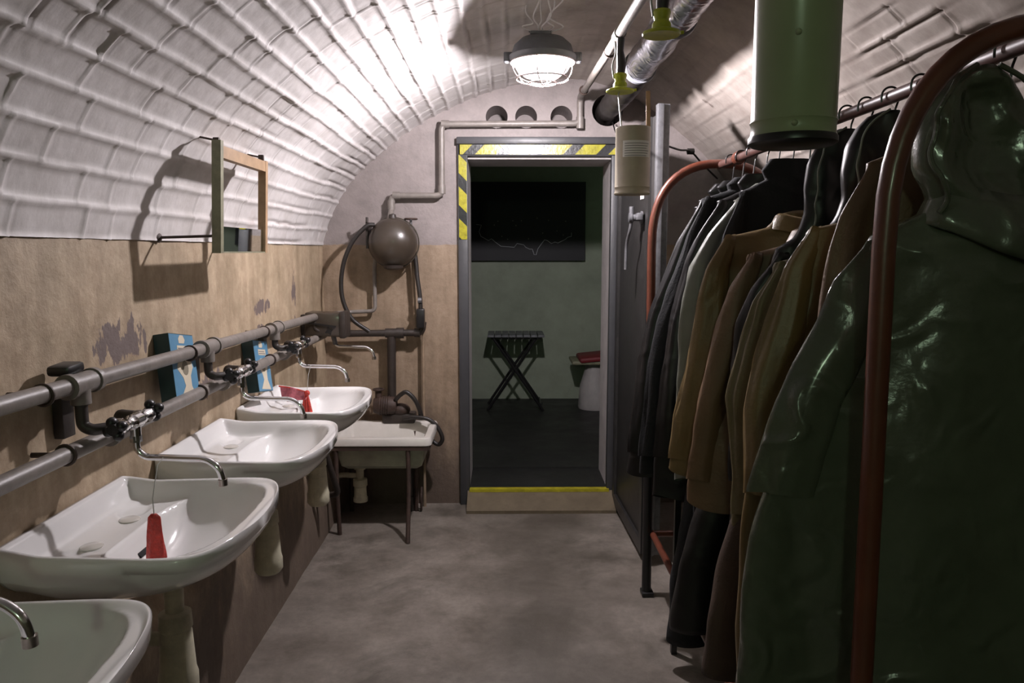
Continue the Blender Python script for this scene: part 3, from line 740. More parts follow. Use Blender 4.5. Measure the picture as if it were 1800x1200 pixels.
for y, lab in ((1.65, 'white washbasin holding the hanging red net bag'),
               (2.32, 'white washbasin between the one with the red bag and the pink one'),
               (2.97, 'farthest white washbasin on the wall, with a pink net draped in it')):
    c = copy_tree(s0); c.location.y = y; c['label'] = lab

# ------------------------------------------------------------------ supply pipes on the left wall
PX = -0.935
def zu(y): return 1.163 - (y - 1.4) * 0.017
mb = MB().tube([(PX, -0.6, zu(-0.6)), (PX, 3.62, zu(3.62)), (PX, 3.72, zu(3.72))], 0.0185, 0, 18)
up = tag(mb.build('upper_supply_pipe', M['pipe_paint']), 'upper of the two grey pipes along the left wall above the basins', 'pipe', None)
mb = MB().tube([(PX, -0.6, 1.018), (PX, 3.80, 1.018)], 0.0185, 0, 18)
lo = tag(mb.build('lower_supply_pipe', M['pipe_paint']), 'lower of the two grey pipes along the left wall, just above the basins', 'pipe', None)
TY = [0.99, 1.70, 2.40, 3.08, 3.72]
for y in TY[:4]:
    z = zu(y - 0.09)
    f = MB().tube([(PX, y - 0.135, z), (PX, y - 0.035, z)], 0.024, 0, 18); f.tube([(PX, y - 0.14, z), (PX, y - 0.125, z)], 0.028, 0, 18); f.tube([(PX, y - 0.045, z), (PX, y - 0.03, z)], 0.028, 0, 18)
    f.tube([(PX, y - 0.09, z), (PX, y - 0.09, z - 0.045)], 0.021, 0, 16)
    f.build('tee_fitting', M['pipe_paint'], up)
    g = MB().tube([(PX, y + 0.02, 1.018), (PX, y + 0.11, 1.018)], 0.024, 0, 18); g.tube([(PX, y + 0.012, 1.018), (PX, y + 0.026, 1.018)], 0.028, 0, 18)
    g.build('tee_fitting', M['pipe_paint'], lo)
    w_ = MB().tube([(XL + 0.003, y - 0.22, z), (PX, y - 0.22, z)], 0.006, 0, 8); w_.torus((PX, y - 0.22, z), 0.021, 0.004, 'y', 18, 6); w_.build('wall_clip', M['rust'], up)
    w_ = MB().tube([(XL + 0.003, y - 0.16, 1.018), (PX, y - 0.16, 1.018)], 0.006, 0, 8); w_.torus((PX, y - 0.16, 1.018), 0.021, 0.004, 'y', 18, 6); w_.build('wall_clip', M['rust'], lo)

def knob(mb, c):
    # three lobed handle with its axis along y
    for k in range(4):
        a = PI / 2 * k + 0.4
        mb.ball((c[0] + 0.016 * math.cos(a), c[1], c[2] + 0.016 * math.sin(a)), 0.0125, 12, 8, 1, 1.1, 1)
    mb.lathe([(0.0, -0.014), (0.013, -0.013), (0.015, 0.0), (0.013, 0.013), (0.0, 0.014)], c, 'y', 16)
def make_mixer(y, label):
    X = -0.865; Z = 1.055
    t = thing('wall_mixer_tap', (X, y, 0.95), label, 'tap', 'mixer taps on the left wall')
    b = MB().lathe([(0.010, -0.075), (0.016, -0.07), (0.016, -0.05), (0.013, -0.045), (0.014, -0.02), (0.018, -0.015), (0.018, 0.015), (0.014, 0.02), (0.013, 0.045), (0.016, 0.05), (0.016, 0.07), (0.010, 0.075)], (X, y, Z), 'y', 20)
    b.tube([(X, y, Z), (X, y, Z - 0.045)], 0.012, 0, 16)
    b.build('mixer_body', M['chrome'], t)
    i = MB(); z = zu(y - 0.09)
    i.tube([(PX, y - 0.09, z - 0.04), (PX, y - 0.09, Z + 0.01), (PX + 0.02, y - 0.09, Z), (X - 0.002, y - 0.045, Z)], 0.013, 0.02, 12)
    i.tube([(PX, y - 0.09, z - 0.06), (PX, y - 0.09, z - 0.035)], 0.018, 0, 6)
    i.build('supply_elbow', M['pipe_dark'], t); i = MB()
    i.tube([(PX, y + 0.065, 1.03), (PX, y + 0.065, Z + 0.002), (PX + 0.02, y + 0.06, Z), (X - 0.002, y + 0.045, Z)], 0.013, 0.02, 12)
    i.build('supply_elbow', M['pipe_dark'], t)
    MB().box(XL + 0.0, XL + 0.024, y - 0.075, y - 0.03, 1.03, 1.135, None, 0.003).build('backing_block', M['pipe_dark'], t)
    n_ = MB().lathe([(0.017, 0), (0.017, 0.014)], (X - 0.022, y - 0.045, Z), 'x', 6); n_.build('union_nut', M['brass'], t)
    MB().lathe([(0.017, 0), (0.017, 0.014)], (X - 0.022, y + 0.045, Z), 'x', 6).build('union_nut', M['brass'], t)
    for dy in (-0.088, 0.088):
        k = MB(); knob(k, (X, y + dy, Z + (0.002 if dy < 0 else 0.006))); k.build('tap_handle', M['black'], t)
    s = MB().tube([(X, y, Z - 0.04), (X, y, 0.985), (X + 0.02, y, 0.968), (X + 0.165, y - 0.008, 0.966), (X + 0.195, y - 0.012, 0.945), (X + 0.202, y - 0.012, 0.915)], 0.0078, 0.022, 16)
    s.tube([(X, y, Z - 0.05), (X, y, Z - 0.035)], 0.0135, 0, 6)
    sp = s.build('spout', M['chrome'], t)
    MB().tube([(X + 0.202, y - 0.012, 0.918), (X + 0.2025, y - 0.012, 0.903)], 0.0105, 0, 16).build('aerator', M['brass'], sp)
    return t
m0 = make_mixer(TY[0], 'nearest chrome wall tap, only its spout end showing at the left edge')
for y, lab in ((TY[1], 'chrome mixer tap with black handles over the basin with the red net bag'),
               (TY[2], 'chrome mixer tap with black handles just past the larger soap powder carton'),
               (TY[3], 'chrome mixer tap over the farthest white basin with the pink net'),
               (TY[4], 'small far chrome tap under the brown box in the corner')):
    c = copy_tree(m0); c.location.y = y; c['label'] = lab
# dark block of unidentified kind behind the upper pipe
tag(MB().box(PX - 0.055, PX - 0.004, 1.58, 1.645, 1.180, 1.204, Matrix.Rotation(0.06, 3, 'X'), 0.008).build('dark_block', M['black']), 'dark oblong wedge stuck between the wall and the near end of the upper pipe', 'block')

# ------------------------------------------------------------------ detergent cartons behind the pipe
def carton(yc, h, label, zb=1.005):
    t = thing('soap_powder_box', (-0.975, yc, zb), label, 'box', 'cartons leaning behind the upper pipe')
    w_, d = 0.155, 0.044
    ry = Matrix.Rotation(-0.15, 3, 'Y') @ Matrix.Rotation(-0.16, 3, 'X')
    base = Vector((-0.957, yc, zb))
    def tr(p): return base + ry @ Vector(p)
    def bx(x0, x1, y0, y1, z0, z1):
        m_ = MB().box(x0, x1, y0, y1, z0, z1); m_.v = [tuple(tr(p)) for p in m_.v]; return m_
    c = bx(-d / 2, d / 2, -w_ / 2, w_ / 2, 0.0, h).build('carton', M['box_teal'], t, False)
    bx(d / 2, d / 2 + 0.0006, -w_ / 2 + 0.001, w_ / 2 - 0.001, 0.002, h - 0.002).build('blue_front', M['box_blue'], t, False)
    def poly(pts, m, nm, off=0.0012):
        k = len(pts); v = [tuple(tr((d / 2 + 0.0003, a, b))) for a, b in pts] + [tuple(tr((d / 2 + off, a, b))) for a, b in pts]
        fs = [tuple(reversed(range(k))), tuple(range(k, 2 * k))] + [(i, (i + 1) % k, (i + 1) % k + k, i + k) for i in range(k)]
        link(nm, v, fs, m, c)
    poly([(-0.045, 0.01), (0.055, 0.005), (0.03, 0.045), (0.03, 0.075), (0.05, 0.10), (0.045, 0.115), (0.02, 0.13), (-0.02, 0.13), (-0.045, 0.11), (-0.05, 0.095), (-0.02, 0.07), (-0.01, 0.045)], M['box_cream'], 'printed_figure')
    poly([(-0.035, 0.142), (0.045, 0.142), (0.045, 0.165), (-0.035, 0.165)], M['box_cream'], 'printed_panel')
    poly([(-0.02, 0.172), (0.012, 0.172), (0.02, 0.182), (0.01, 0.196), (-0.01, 0.196), (-0.022, 0.185)], M['box_cream'], 'printed_figure')
    poly([(-0.03, 0.147), (0.038, 0.147), (0.038, 0.150), (-0.03, 0.150)], M['print'], 'printed_line', 0.0018)
    poly([(-0.03, 0.155), (0.03, 0.155), (0.03, 0.158), (-0.03, 0.158)], M['print'], 'printed_line', 0.0018)
    a = []
    for i in range(12):
        q = 2 * PI * i / 12; a.append((0.0 + 0.02 * math.cos(q), 0.098 + 0.022 * math.sin(q)))
    poly(a, M['soap'], 'printed_figure', 0.0016)
    return t
carton(2.16, 0.20, 'blue and teal soap powder carton leaning behind the upper pipe, the nearer larger one')
carton(2.86, 0.20, 'second blue carton, partly hidden behind the tap farther down the pipe', 0.90)

# ------------------------------------------------------------------ hanging net bags
def netbag(c, w0, w1, z0, z1, m, seed):
    v = []; f = []; n = 24; k = 16
    for j in range(k + 1):
        t = j / k; z = z1 + (z0 - z1) * t; ww = w0 + (w1 - w0) * (t ** 0.8)
        if j == 0: ww *= 0.6
        for i in range(n):
            a = 2 * PI * i / n
            r = ww * (1 + 0.12 * math.sin(5 * a + seed + 3 * t) + 0.06 * noise.noise(Vector((math.cos(a) * 2, math.sin(a) * 2, t * 6 + seed))))
            v.append((c[0] + r * math.cos(a) * 0.9, c[1] + r * math.sin(a) * 0.5, z))
    for j in range(k):
        for i in range(n):
            i2 = (i + 1) % n; f.append((j * n + i, (j + 1) * n + i, (j + 1) * n + i2, j * n + i2))
    f.append(tuple(range(n))); f.append(tuple(reversed([k * n + i for i in range(n)])))
    return v, f
t = thing('net_soap_bag', (-0.785, 1.60, 0.75), 'bright red net bag hanging on a string over a white basin', 'net bag')
v, f = netbag((-0.785, 1.60), 0.013, 0.024, 0.762, 0.866, M['red_net'], 2)
link('red_net', v, f, M['red_net'], t, 'all')
MB().tube([(-0.785, 1.60, 0.862), (-0.788, 1.604, 0.90), (-0.80, 1.66, 0.96), (-0.80, 1.697, 0.972)], 0.0011, 0, 6).build('string', M['string'], t)
t = thing('net_bag', (-0.84, 3.0, 0.80), 'pink net bag draped over the rim of the farthest basin', 'net bag')
def drape():
    v = []; f = []; nx, nz_ = 22, 12
    for i in range(nx + 1):
        u = i / nx; x = -0.925 + 0.11 * u
        ztop = 0.897 - 0.008 * u - 0.022 * max(0, u - 0.5) * 2; zb = 0.842 - 0.02 * math.sin(u * 2.2) + (0.02 * u)
        for k in range(nz_ + 1):
            q = k / nz_; z = ztop + (min(zb, ztop - 0.008) - ztop) * q
            v.append((x, 3.0 + 0.012 * math.sin(u * 9 + q * 2) * (0.4 + q), z))
    n = nz_ + 1
    for i in range(nx):
        for k in range(nz_): f.append((i * n + k, i * n + k + 1, (i + 1) * n + k + 1, (i + 1) * n + k))
    o = link('net_sheet', v, f, M['pink_net'], t, 'all'); md = o.modifiers.new('s', 'SOLIDIFY'); md.thickness = 0.002
    g = MB().ball((-0.815, 3.0, 0.868), 0.012, 12, 8)
    for a in (-0.02, -0.004, 0.012): g.tube([(-0.815, 3.0, 0.866), (-0.815 + a * 0.5, 3.0 - 0.006, 0.84), (-0.812 + a, 3.0 - 0.008, 0.79)], lambda q: 0.004 + 0.004 * q, 0, 8)
    g.build('knot', M['red_net'], t)
    MB().tube([(-0.93, 3.0, 0.897), (-0.87, 3.0, 0.888), (-0.815, 3.0, 0.872)], 0.003, 0.02, 8).build('drawstring', M['red_net'], t)
    MB().tube([(-0.815, 3.0, 0.874), (-0.815, 3.03, 0.94), (-0.815, 3.07, 0.972)], 0.001, 0, 6).build('string', M['string'], t)
drape()

# ------------------------------------------------------------------ wooden mirror frame standing off the wall
def mirror():
    t = thing('framed_mirror', (-0.84, 2.38, 1.44), 'narrow wooden frame with a small dark mirror at its foot, tilted off the left wall', 'mirror')
    xt, xb = -0.826, -0.84; z0, z1 = 1.442, 1.752; y0, y1 = 2.175, 2.60
    ang = math.atan2(xb - xt, z1 - z0); h = z1 - z0
    def px_(z): return xb + (xt - xb) * (z - z0) / h
    def bar(ya, yb, za, zb, th=0.022, off=0.0):
        v = []
        for z in (za, zb):
            for y in (ya, yb):
                for q in (-th / 2, th / 2): v.append((px_(z) + q + off, y, z))
        f = [(0, 1, 3, 2), (4, 6, 7, 5), (0, 4, 5, 1), (2, 3, 7, 6), (0, 2, 6, 4), (1, 5, 7, 3)]
        m_ = MB(); m_.add(v, f); return m_
    a = bar(y0, y0 + 0.022, z0, z1 + 0.012, 0.026); a.build('side_rail', M['wood_green'], t, False)
    bar(y1 - 0.022, y1, z0, z1, 0.026).build('side_rail', M['wood'], t, False)
    bar(y0 + 0.022, y1 - 0.022, z1 - 0.036, z1 - 0.002, 0.024).build('top_rail', M['wood'], t, False)
    bar(y0 + 0.022, y1 - 0.022, z0, z0 + 0.004, 0.024).build('bottom_rail', M['wood_green'], t, False)
    bar(y0 + 0.02, y1 - 0.02, z0 + 0.004, z0 + 0.078, 0.010).build('mirror_glass', M['mirror'], t, False)
    bar(y1 + 0.001, y1 + 0.012, z0 + 0.09, z0 + 0.23, 0.008).build('rear_strip', M['wood'], t, False)
    MB().tube([(XL - 0.0, 2.18, 1.487), (px_(1.49) - 0.01, y0 + 0.01, 1.492)], 0.004, 0, 8).build('support_rod', M['rust'], t)
    MB().tube([(XL - 0.0, 2.62, 1.487), (px_(1.49) - 0.01, y1 - 0.01, 1.492)], 0.004, 0, 8).build('support_rod', M['rust'], t)
    for y in (y0 + 0.012, y1 - 0.02):
        b = MB().box(px_(z1) - 0.012, px_(z1) + 0.006, y - 0.006, y + 0.006, z1 - 0.01, z1 + 0.02, None, 0.002); b.tube([(px_(z1) - 0.005, y, z1 + 0.012), (-0.885, y, 1.775)], 0.003, 0, 8)
        b.build('hinge', M['rust'], t)
    MB().lathe([(0.0, 0.0), (0.016, 0.0), (0.010, 0.006), (0.0, 0.008)], (XL + 0.003, 2.18, 1.487), 'x', 12).build('wall_plug', M['rust'], t)
mirror()

# ------------------------------------------------------------------ boiler and plumbing in the far corner
def boiler():
    t = thing('round_boiler', (-0.60, 4.0, 1.34), 'brown spherical water vessel mounted on the end wall left of the doorway', 'boiler')
    MB().ball((-0.60, 4.0, 1.49), 0.132, 40, 26, 1.0, 0.8, 1.0).build('vessel', M['sphere'], t, 'all')
    MB().lathe([(0.132, -0.006), (0.138, -0.006), (0.138, 0.006), (0.132, 0.006)], (-0.60, 4.03, 1.49), 'y', 40, cap=False).build('seam_flange', M['sphere'], t)
    MB().lathe([(0.055, 1.372), (0.05, 1.355), (0.03, 1.346), (0.0, 1.344)], (-0.60, 4.0, 0), 'z', 24).build('bottom_cap', M['pipe_dark'], t)
    b = MB().lathe([(0.0, 1.645), (0.018, 1.64), (0.022, 1.61), (0.03, 1.60)], (-0.60, 4.0, 0), 'z', 16); b.build('top_boss', M['pipe_dark'], t)
    MB().box(-0.745, -0.735, 4.0, YW, 1.46, 1.60).build('wall_bracket', M['pipe_dark'], t)
    h = MB().tube([(-0.735, 3.99, 1.60), (-0.735, 3.99, 1.625)], 0.007, 0, 10); h.build('filler_nipple', M['pipe_dark'], t)
    MB().tube(catmull([(-0.69, 3.97, 1.585), (-0.735, 3.96, 1.575), (-0.81, 3.95, 1.49), (-0.862, 3.95, 1.36), (-0.87, 3.95, 1.21), (-0.825, 3.96, 1.09), (-0.735, 3.98, 1.015)], 10), 0.0115, 0, 14).build('drain_hose', M['rubber'], t)
boiler()
def gauge_valve():
    t = thing('valve_with_hose', (-0.48, 4.05, 1.0), 'handwheel valve and dark hose coming down beside the round boiler', 'valve')
    MB().torus((-0.508, 4.04, 1.618), 0.032, 0.005, 'z', 24, 8).build('handwheel', M['rust'], t)
    b = MB().tube([(-0.508, 4.04, 1.618), (-0.508, 4.045, 1.56)], 0.007, 0, 10)
    for a in range(3): b.tube([(-0.508, 4.04, 1.618), (-0.508 + 0.032 * math.cos(a * 2.1), 4.04 + 0.032 * math.sin(a * 2.1), 1.618)], 0.0035, 0, 6)
    b.build('valve_stem', M['galv'], t)
    MB().lathe([(0.0, 1.57), (0.012, 1.565), (0.018, 1.55), (0.02, 1.53), (0.016, 1.51), (0.010, 1.505), (0.01, 1.48)], (-0.50, 4.05, 0), 'z', 16).build('valve_body', M['galv'], t)
    MB().tube(catmull([(-0.50, 4.05, 1.49), (-0.486, 4.05, 1.40), (-0.478, 4.045, 1.30), (-0.465, 4.04, 1.20), (-0.462, 4.04, 1.12)], 8), 0.012, 0, 12).build('dark_hose', M['rubber'], t)
    c = MB().box(-0.485, -0.44, 4.01, 4.06, 1.03, 1.135, None, 0.008); c.build('coupling_block', M['black'], t)
    MB().tube([(-0.508, 4.08, 1.50), (-0.50, 4.09, 1.02)], 0.009, 0, 10).build('return_pipe', M['pipe_tan'], t)
    MB().tube([(-0.475, 4.03, 1.18), (-0.455, 4.03, 1.18)], 0.016, 0, 8).build('hose_clip', M['galv'], t)
gauge_valve()
tag(MB().tube([(-0.70, 4.04, 1.42), (-0.718, 4.085, 1.36), (-0.718, 4.085, 1.118), (-0.86, 4.085, 1.112), (-0.93, 4.0, 1.112)], 0.011, 0.03, 12).build('bent_pipe', M['pipe_paint']), 'thin pale pipe dropping under the round boiler and turning left to the corner', 'pipe')
mb = MB().tube([(-0.93, 4.06, 0.995), (-0.46, 4.06, 1.0), (-0.452, 4.06, 1.06)], 0.019, 0.03, 14)
mb.tube([(-0.66, 4.06, 0.998), (-0.59, 4.06, 0.998)], 0.026, 0, 14); mb.tube([(-0.50, 4.06, 1.0), (-0.47, 4.06, 1.0)], 0.025, 0, 14); mb.tube([(-0.60, 4.06, 0.998), (-0.56, 4.06, 0.998)], 0.03, 0, 14)
cp = tag(mb.build('crossing_pipe', M['pipe_dark']), 'dark horizontal pipe on the end wall below the round boiler', 'pipe')
mb = MB().tube([(-0.628, 4.06, 0.98), (-0.632, 4.06, 0.62)], 0.024, 0, 14); mb.build('branch_down_pipe', M['pipe_dark'], cp)
tag(MB().tube([(-0.455, 4.085, 1.0), (-0.458, 4.085, 0.60), (-0.46, 4.085, 0.0)], 0.009, 0, 10).build('riser_pipe', M['pipe_tan']), 'thin tan pipe rising from the floor along the end wall', 'pipe')
def heater_box():
    t = thing('junction_box', (-0.88, 3.68, 1.02), 'dark brown boxy casing in the corner where the upper pipe ends', 'box')
    b = MB().box(-0.985, -0.80, 3.62, 3.74, 1.03, 1.145, Matrix.Rotation(0.04, 3, 'Y'), 0.008); b.build('casing', M['sphere'], t)
    b = MB().box(-0.815, -0.785, 3.615, 3.745, 1.02, 1.15, None, 0.006); b.build('end_plate', M['pipe_dark'], t)
    MB().box(-0.97, -0.83, 3.612, 3.62, 1.085, 1.092, Matrix.Rotation(0.14, 3, 'Y')).build('cover_seam', M['black'], t)
    MB().tube([(-0.86, 3.68, 1.03), (-0.855, 3.70, 0.985)], 0.012, 0, 10).build('outlet', M['galv'], t)
heater_box()
def pump():
    t = thing('pump', (-0.63, 4.03, 0.50), 'rusty dark pump with looping black hose on the end wall behind the low sink', 'pump')
    b = MB().lathe([(0.0, -0.07), (0.04, -0.065), (0.05, -0.04), (0.05, 0.04), (0.04, 0.06), (0.0, 0.065)], (-0.66, 4.02, 0.60), 'x', 20)
    b.ball((-0.58, 4.03, 0.575), 0.045, 18, 12, 1.2, 0.9, 0.8); b.tube([(-0.70, 4.02, 0.60), (-0.70, 4.02, 0.69)], 0.018, 0, 12); b.torus((-0.70, 4.02, 0.69), 0.028, 0.005, 'z', 18, 6)
    for k in range(5): b.torus((-0.69 + k * 0.012, 4.02, 0.60), 0.052, 0.003, 'x', 20, 5)
    b.tube([(-0.632, 4.06, 0.64), (-0.632, 4.06, 0.56)], 0.032, 0, 12)
    b.build('pump_body', M['rust'], t)
    b = MB().box(-0.68, -0.50, 4.0, 4.1, 0.50, 0.555, None, 0.01); b.build('pump_base', M['pipe_dark'], t)
    MB().tube(catmull([(-0.60, 3.99, 0.64), (-0.57, 3.97, 0.67), (-0.535, 3.96, 0.685), (-0.49, 3.96, 0.64), (-0.465, 3.97, 0.575), (-0.46, 3.98, 0.54)], 10), 0.012, 0, 12).build('hose', M['rubber'], t)
    MB().tube(catmull([(-0.56, 3.98, 0.535), (-0.50, 3.97, 0.545), (-0.42, 3.96, 0.535), (-0.37, 3.96, 0.49), (-0.345, 3.96, 0.43), (-0.365, 3.97, 0.392), (-0.40, 3.98, 0.41), (-0.425, 4.0, 0.46)], 10), 0.0115, 0, 12).build('hose', M['rubber'], t)
pump()

# ------------------------------------------------------------------ low utility sink
def utility():
    t = thing('utility_sink', (-0.62, 3.86, 0.0), 'low rectangular enamel sink on an iron frame under the round boiler', 'sink')
    x0, x1, y0, y1, z = -0.90, -0.375, 3.645, 4.05, 0.51
    def ring(off, zz, n=8, r=0.035):
        pts = []
        for (cx, cy, a0) in ((x1 - r, y1 - r, 0), (x0 + r, y1 - r, PI / 2), (x0 + r, y0 + r, PI), (x1 - r, y0 + r, 1.5 * PI)):
            for k in range(n + 1):
                a = a0 + PI / 2 * k / n; pts.append((cx + (r - min(off, r * 0.6)) * math.cos(a) - (off - min(off, r * 0.6)) * (1 if math.cos(a0 + PI / 4) > 0 else -1), cy + (r - min(off, r * 0.6)) * math.sin(a) - (off - min(off, r * 0.6)) * (1 if math.sin(a0 + PI / 4) > 0 else -1), zz))
        return pts
    spec = [(0.006, z - 0.045), (0.0, z - 0.04), (0.0, z - 0.008), (0.006, z), (0.035, z), (0.045, z - 0.012), (0.06, z - 0.14), (0.10, z - 0.16)]
    R = [ring(a, b) for a, b in spec]; n = len(R[0]); v = [p for r in R for p in r]; f = []
    for i in range(len(R) - 1):
        for k in range(n): f.append((i * n + k, i * n + (k + 1) % n, (i + 1) * n + (k + 1) % n, (i + 1) * n + k))
    f.append(tuple((len(R) - 1) * n + k for k in range(n)))
    link('basin', v, f, M['enamel'], t, True)
    spec = [(0.012, z - 0.045), (0.03, z - 0.05), (0.055, z - 0.16), (0.08, z - 0.18), (0.15, z - 0.185)]
    R = [ring(a, b) for a, b in spec]; v = [p for r in R for p in r]; f = []
    for i in range(len(R) - 1):
        for k in range(n): f.append((i * n + k, (i + 1) * n + k, (i + 1) * n + (k + 1) % n, i * n + (k + 1) % n))
    f.append(tuple(reversed([(len(R) - 1) * n + k for k in range(n)])))
    link('bowl_underside', v, f, M['enamel_dirty'], t, True)['label'] = 'stained greenish underside'
    fr = MB().box(x0 + 0.02, x1 - 0.02, y0 + 0.004, y0 + 0.03, z - 0.065, z - 0.045); fr.box(x1 - 0.035, x1 - 0.01, y0 + 0.01, y1 - 0.01, z - 0.065, z - 0.045)
    fr.box(x0 + 0.01, x0 + 0.035, y0 + 0.01, y1 - 0.01, z - 0.065, z - 0.045); fr.build('support_frame', M['rust'], t, False)
    for (x, y) in ((-0.495, y0 + 0.018), (-0.86, y0 + 0.018), (-0.50, y1 - 0.04), (-0.86, y1 - 0.04)):
        MB().tube([(x, y, z - 0.05), (x + 0.003, y - 0.01, 0.25), (x + (0.008 if y < 3.8 else 0), y - (0.12 if y < 3.8 and x > -0.6 else 0.0), 0.0)], 0.0115, 0, 10).build('leg', M['rust'], t)
    tr = MB().lathe([(0.03, 0.33), (0.03, 0.30), (0.02, 0.295), (0.02, 0.25), (0.037, 0.245), (0.038, 0.21), (0.032, 0.205), (0.034, 0.15), (0.038, 0.145), (0.038, 0.125), (0.0, 0.12)], (-0.772, 3.82, 0), 'z', 22)
    tr.tube([(-0.772, 3.82, 0.262), (-0.87, 3.84, 0.262), (-0.915, 3.84, 0.25)], 0.014, 0.02, 12); tr.build('bottle_trap', M['white_pvc'], t)
utility()
dp = MB().tube([(-0.53, 4.03, 0.42), (-0.53, 4.03, 0.0)], 0.022, 0, 14); dp.tube([(-0.53, 4.03, 0.30), (-0.53, 4.03, 0.24)], 0.028, 0, 14); dp.tube([(-0.53, 4.03, 0.08), (-0.53, 4.03, 0.0)], 0.03, 0, 14)
tag(dp.build('drain_pipe', M['pipe_dark']), 'dark drain pipe entering the floor behind the leg of the low sink', 'pipe')
wl = MB().torus((-0.47, 4.0, 0.055), 0.028, 0.006, 'x', 18, 6, sx=0.6, sz=1.6); wl.tube([(-0.47, 4.0, 0.10), (-0.47, 4.02, 0.135)], 0.006, 0, 6)
tag(wl.build('floor_valve', M['rust']), 'small rusty ring-handled valve on the floor at the end wall', 'valve')
tag(MB().tube([(-0.94, 3.30, 0.56), (-0.84, 3.34, 0.55), (-0.80, 3.44, 0.29), (-0.92, 3.50, 0.26)], 0.015, 0.03, 12).build('waste_pipe', M['pipe_dark']), 'dark waste pipe slanting down between the farthest basin and the low sink', 'pipe')

# ------------------------------------------------------------------ garment rack
RX0, RX1, RXC, RZ = 0.605, 1.10, 0.852, 1.785
def rack():
    t = thing('garment_rack', (RXC, 2.1, 0.0), 'long red-brown tubular clothes rack with arched ends carrying the coats', 'clothes rack')
    def arch_pts(y, r):
        P_ = [(RX0 - 0.008, y + 0.0, 0.002), (RX0 - 0.012, y, 0.8), (RX0 - 0.018, y, 1.45)]
        for k in range(1, 25):
            a = PI - PI * k / 24
            x = RXC + (RXC - RX0 + 0.018) * math.copysign(abs(math.cos(a)) ** 0.85, math.cos(a)); z = 1.47 + 0.32 * (math.sin(a) ** 0.8)
            P_.append((x, y, z))
        P_ += [(RX1 + 0.018, y, 1.45), (RX1 + 0.012, y, 0.8), (RX1 + 0.008, y, 0.0)]
        return P_
    a = MB().tube(arch_pts(1.15, 0.3), 0.0175, 0, 20); o = a.build('end_frame', M['red_rack'], t)
    a = MB().tube(arch_pts(2.98, 0.3), 0.0175, 0, 20); a.build('end_frame', M['red_rack'], t)
    MB().tube([(RXC, 1.12, RZ - 0.0), (RXC, 3.0, RZ)], 0.0145, 0, 18).build('hanging_rail', M['rail'], t)
    for x in (RX0 + 0.012, RX1): MB().tube([(x, 1.15, 0.27), (x, 2.98, 0.27)], 0.0135, 0, 14).build('lower_rail', M['red_rack'], t)
    for y in (1.15, 2.98): MB().tube([(RX0, y, 0.27), (RX1, y, 0.27)], 0.0135, 0, 14).build('cross_bar', M['red_rack'], t)
    for y in (2.52,): MB().box(RX0 - 0.006, RX0 + 0.014, y - 0.01, y + 0.01, 0.0, 0.70).build('middle_post', M['black'], t, False)
    MB().tube([(RX0 - 0.008, 2.98, 0.02), (RX0 - 0.011, 2.98, 0.74)], 0.0195, 0, 14).build('leg_sleeve', M['black'], t)
    MB().box(RX0 - 0.03, RX0 + 0.02, 2.95, 3.01, 0.0, 0.02, None, 0.004).build('foot', M['black'], t)
    MB().lathe([(0.022, -0.02), (0.024, -0.01), (0.024, 0.01), (0.022, 0.02)], (RXC, 2.75, RZ), 'y', 18).build('rail_sleeve', M['red_rack'], t)
rack()
# dark foot rail lying on the floor edge of the rack
def hanger(y, zs, span, label, tilt=0.0):
    t = thing('coat_hanger', (RXC, y, zs), label, 'coat hanger', 'hangers on the rack rail')
    h = MB(); R = 0.020
    pts = [(RXC + R * math.cos(a), y, RZ + 0.003 + R * math.sin(a)) for a in np.linspace(-0.3, PI * 1.0, 12)][::-1]
    pts = [(RXC - R, y, RZ - 0.01)] + pts + [(RXC + 0.012, y, RZ - 0.025), (RXC, y, zs + 0.045)]
    h.tube(pts, 0.0024, 0.004, 8); h.build('hook', M['black'], t)
    MB().tube([(RXC - span, y, zs - 0.025), (RXC - span * 0.5, y, zs + 0.015), (RXC, y, zs + 0.04), (RXC + span * 0.5, y, zs + 0.015), (RXC + span, y, zs - 0.025)], 0.008, 0.03, 10, sy=0.7).build('shoulder_bar', M['wood'], t)
    return t

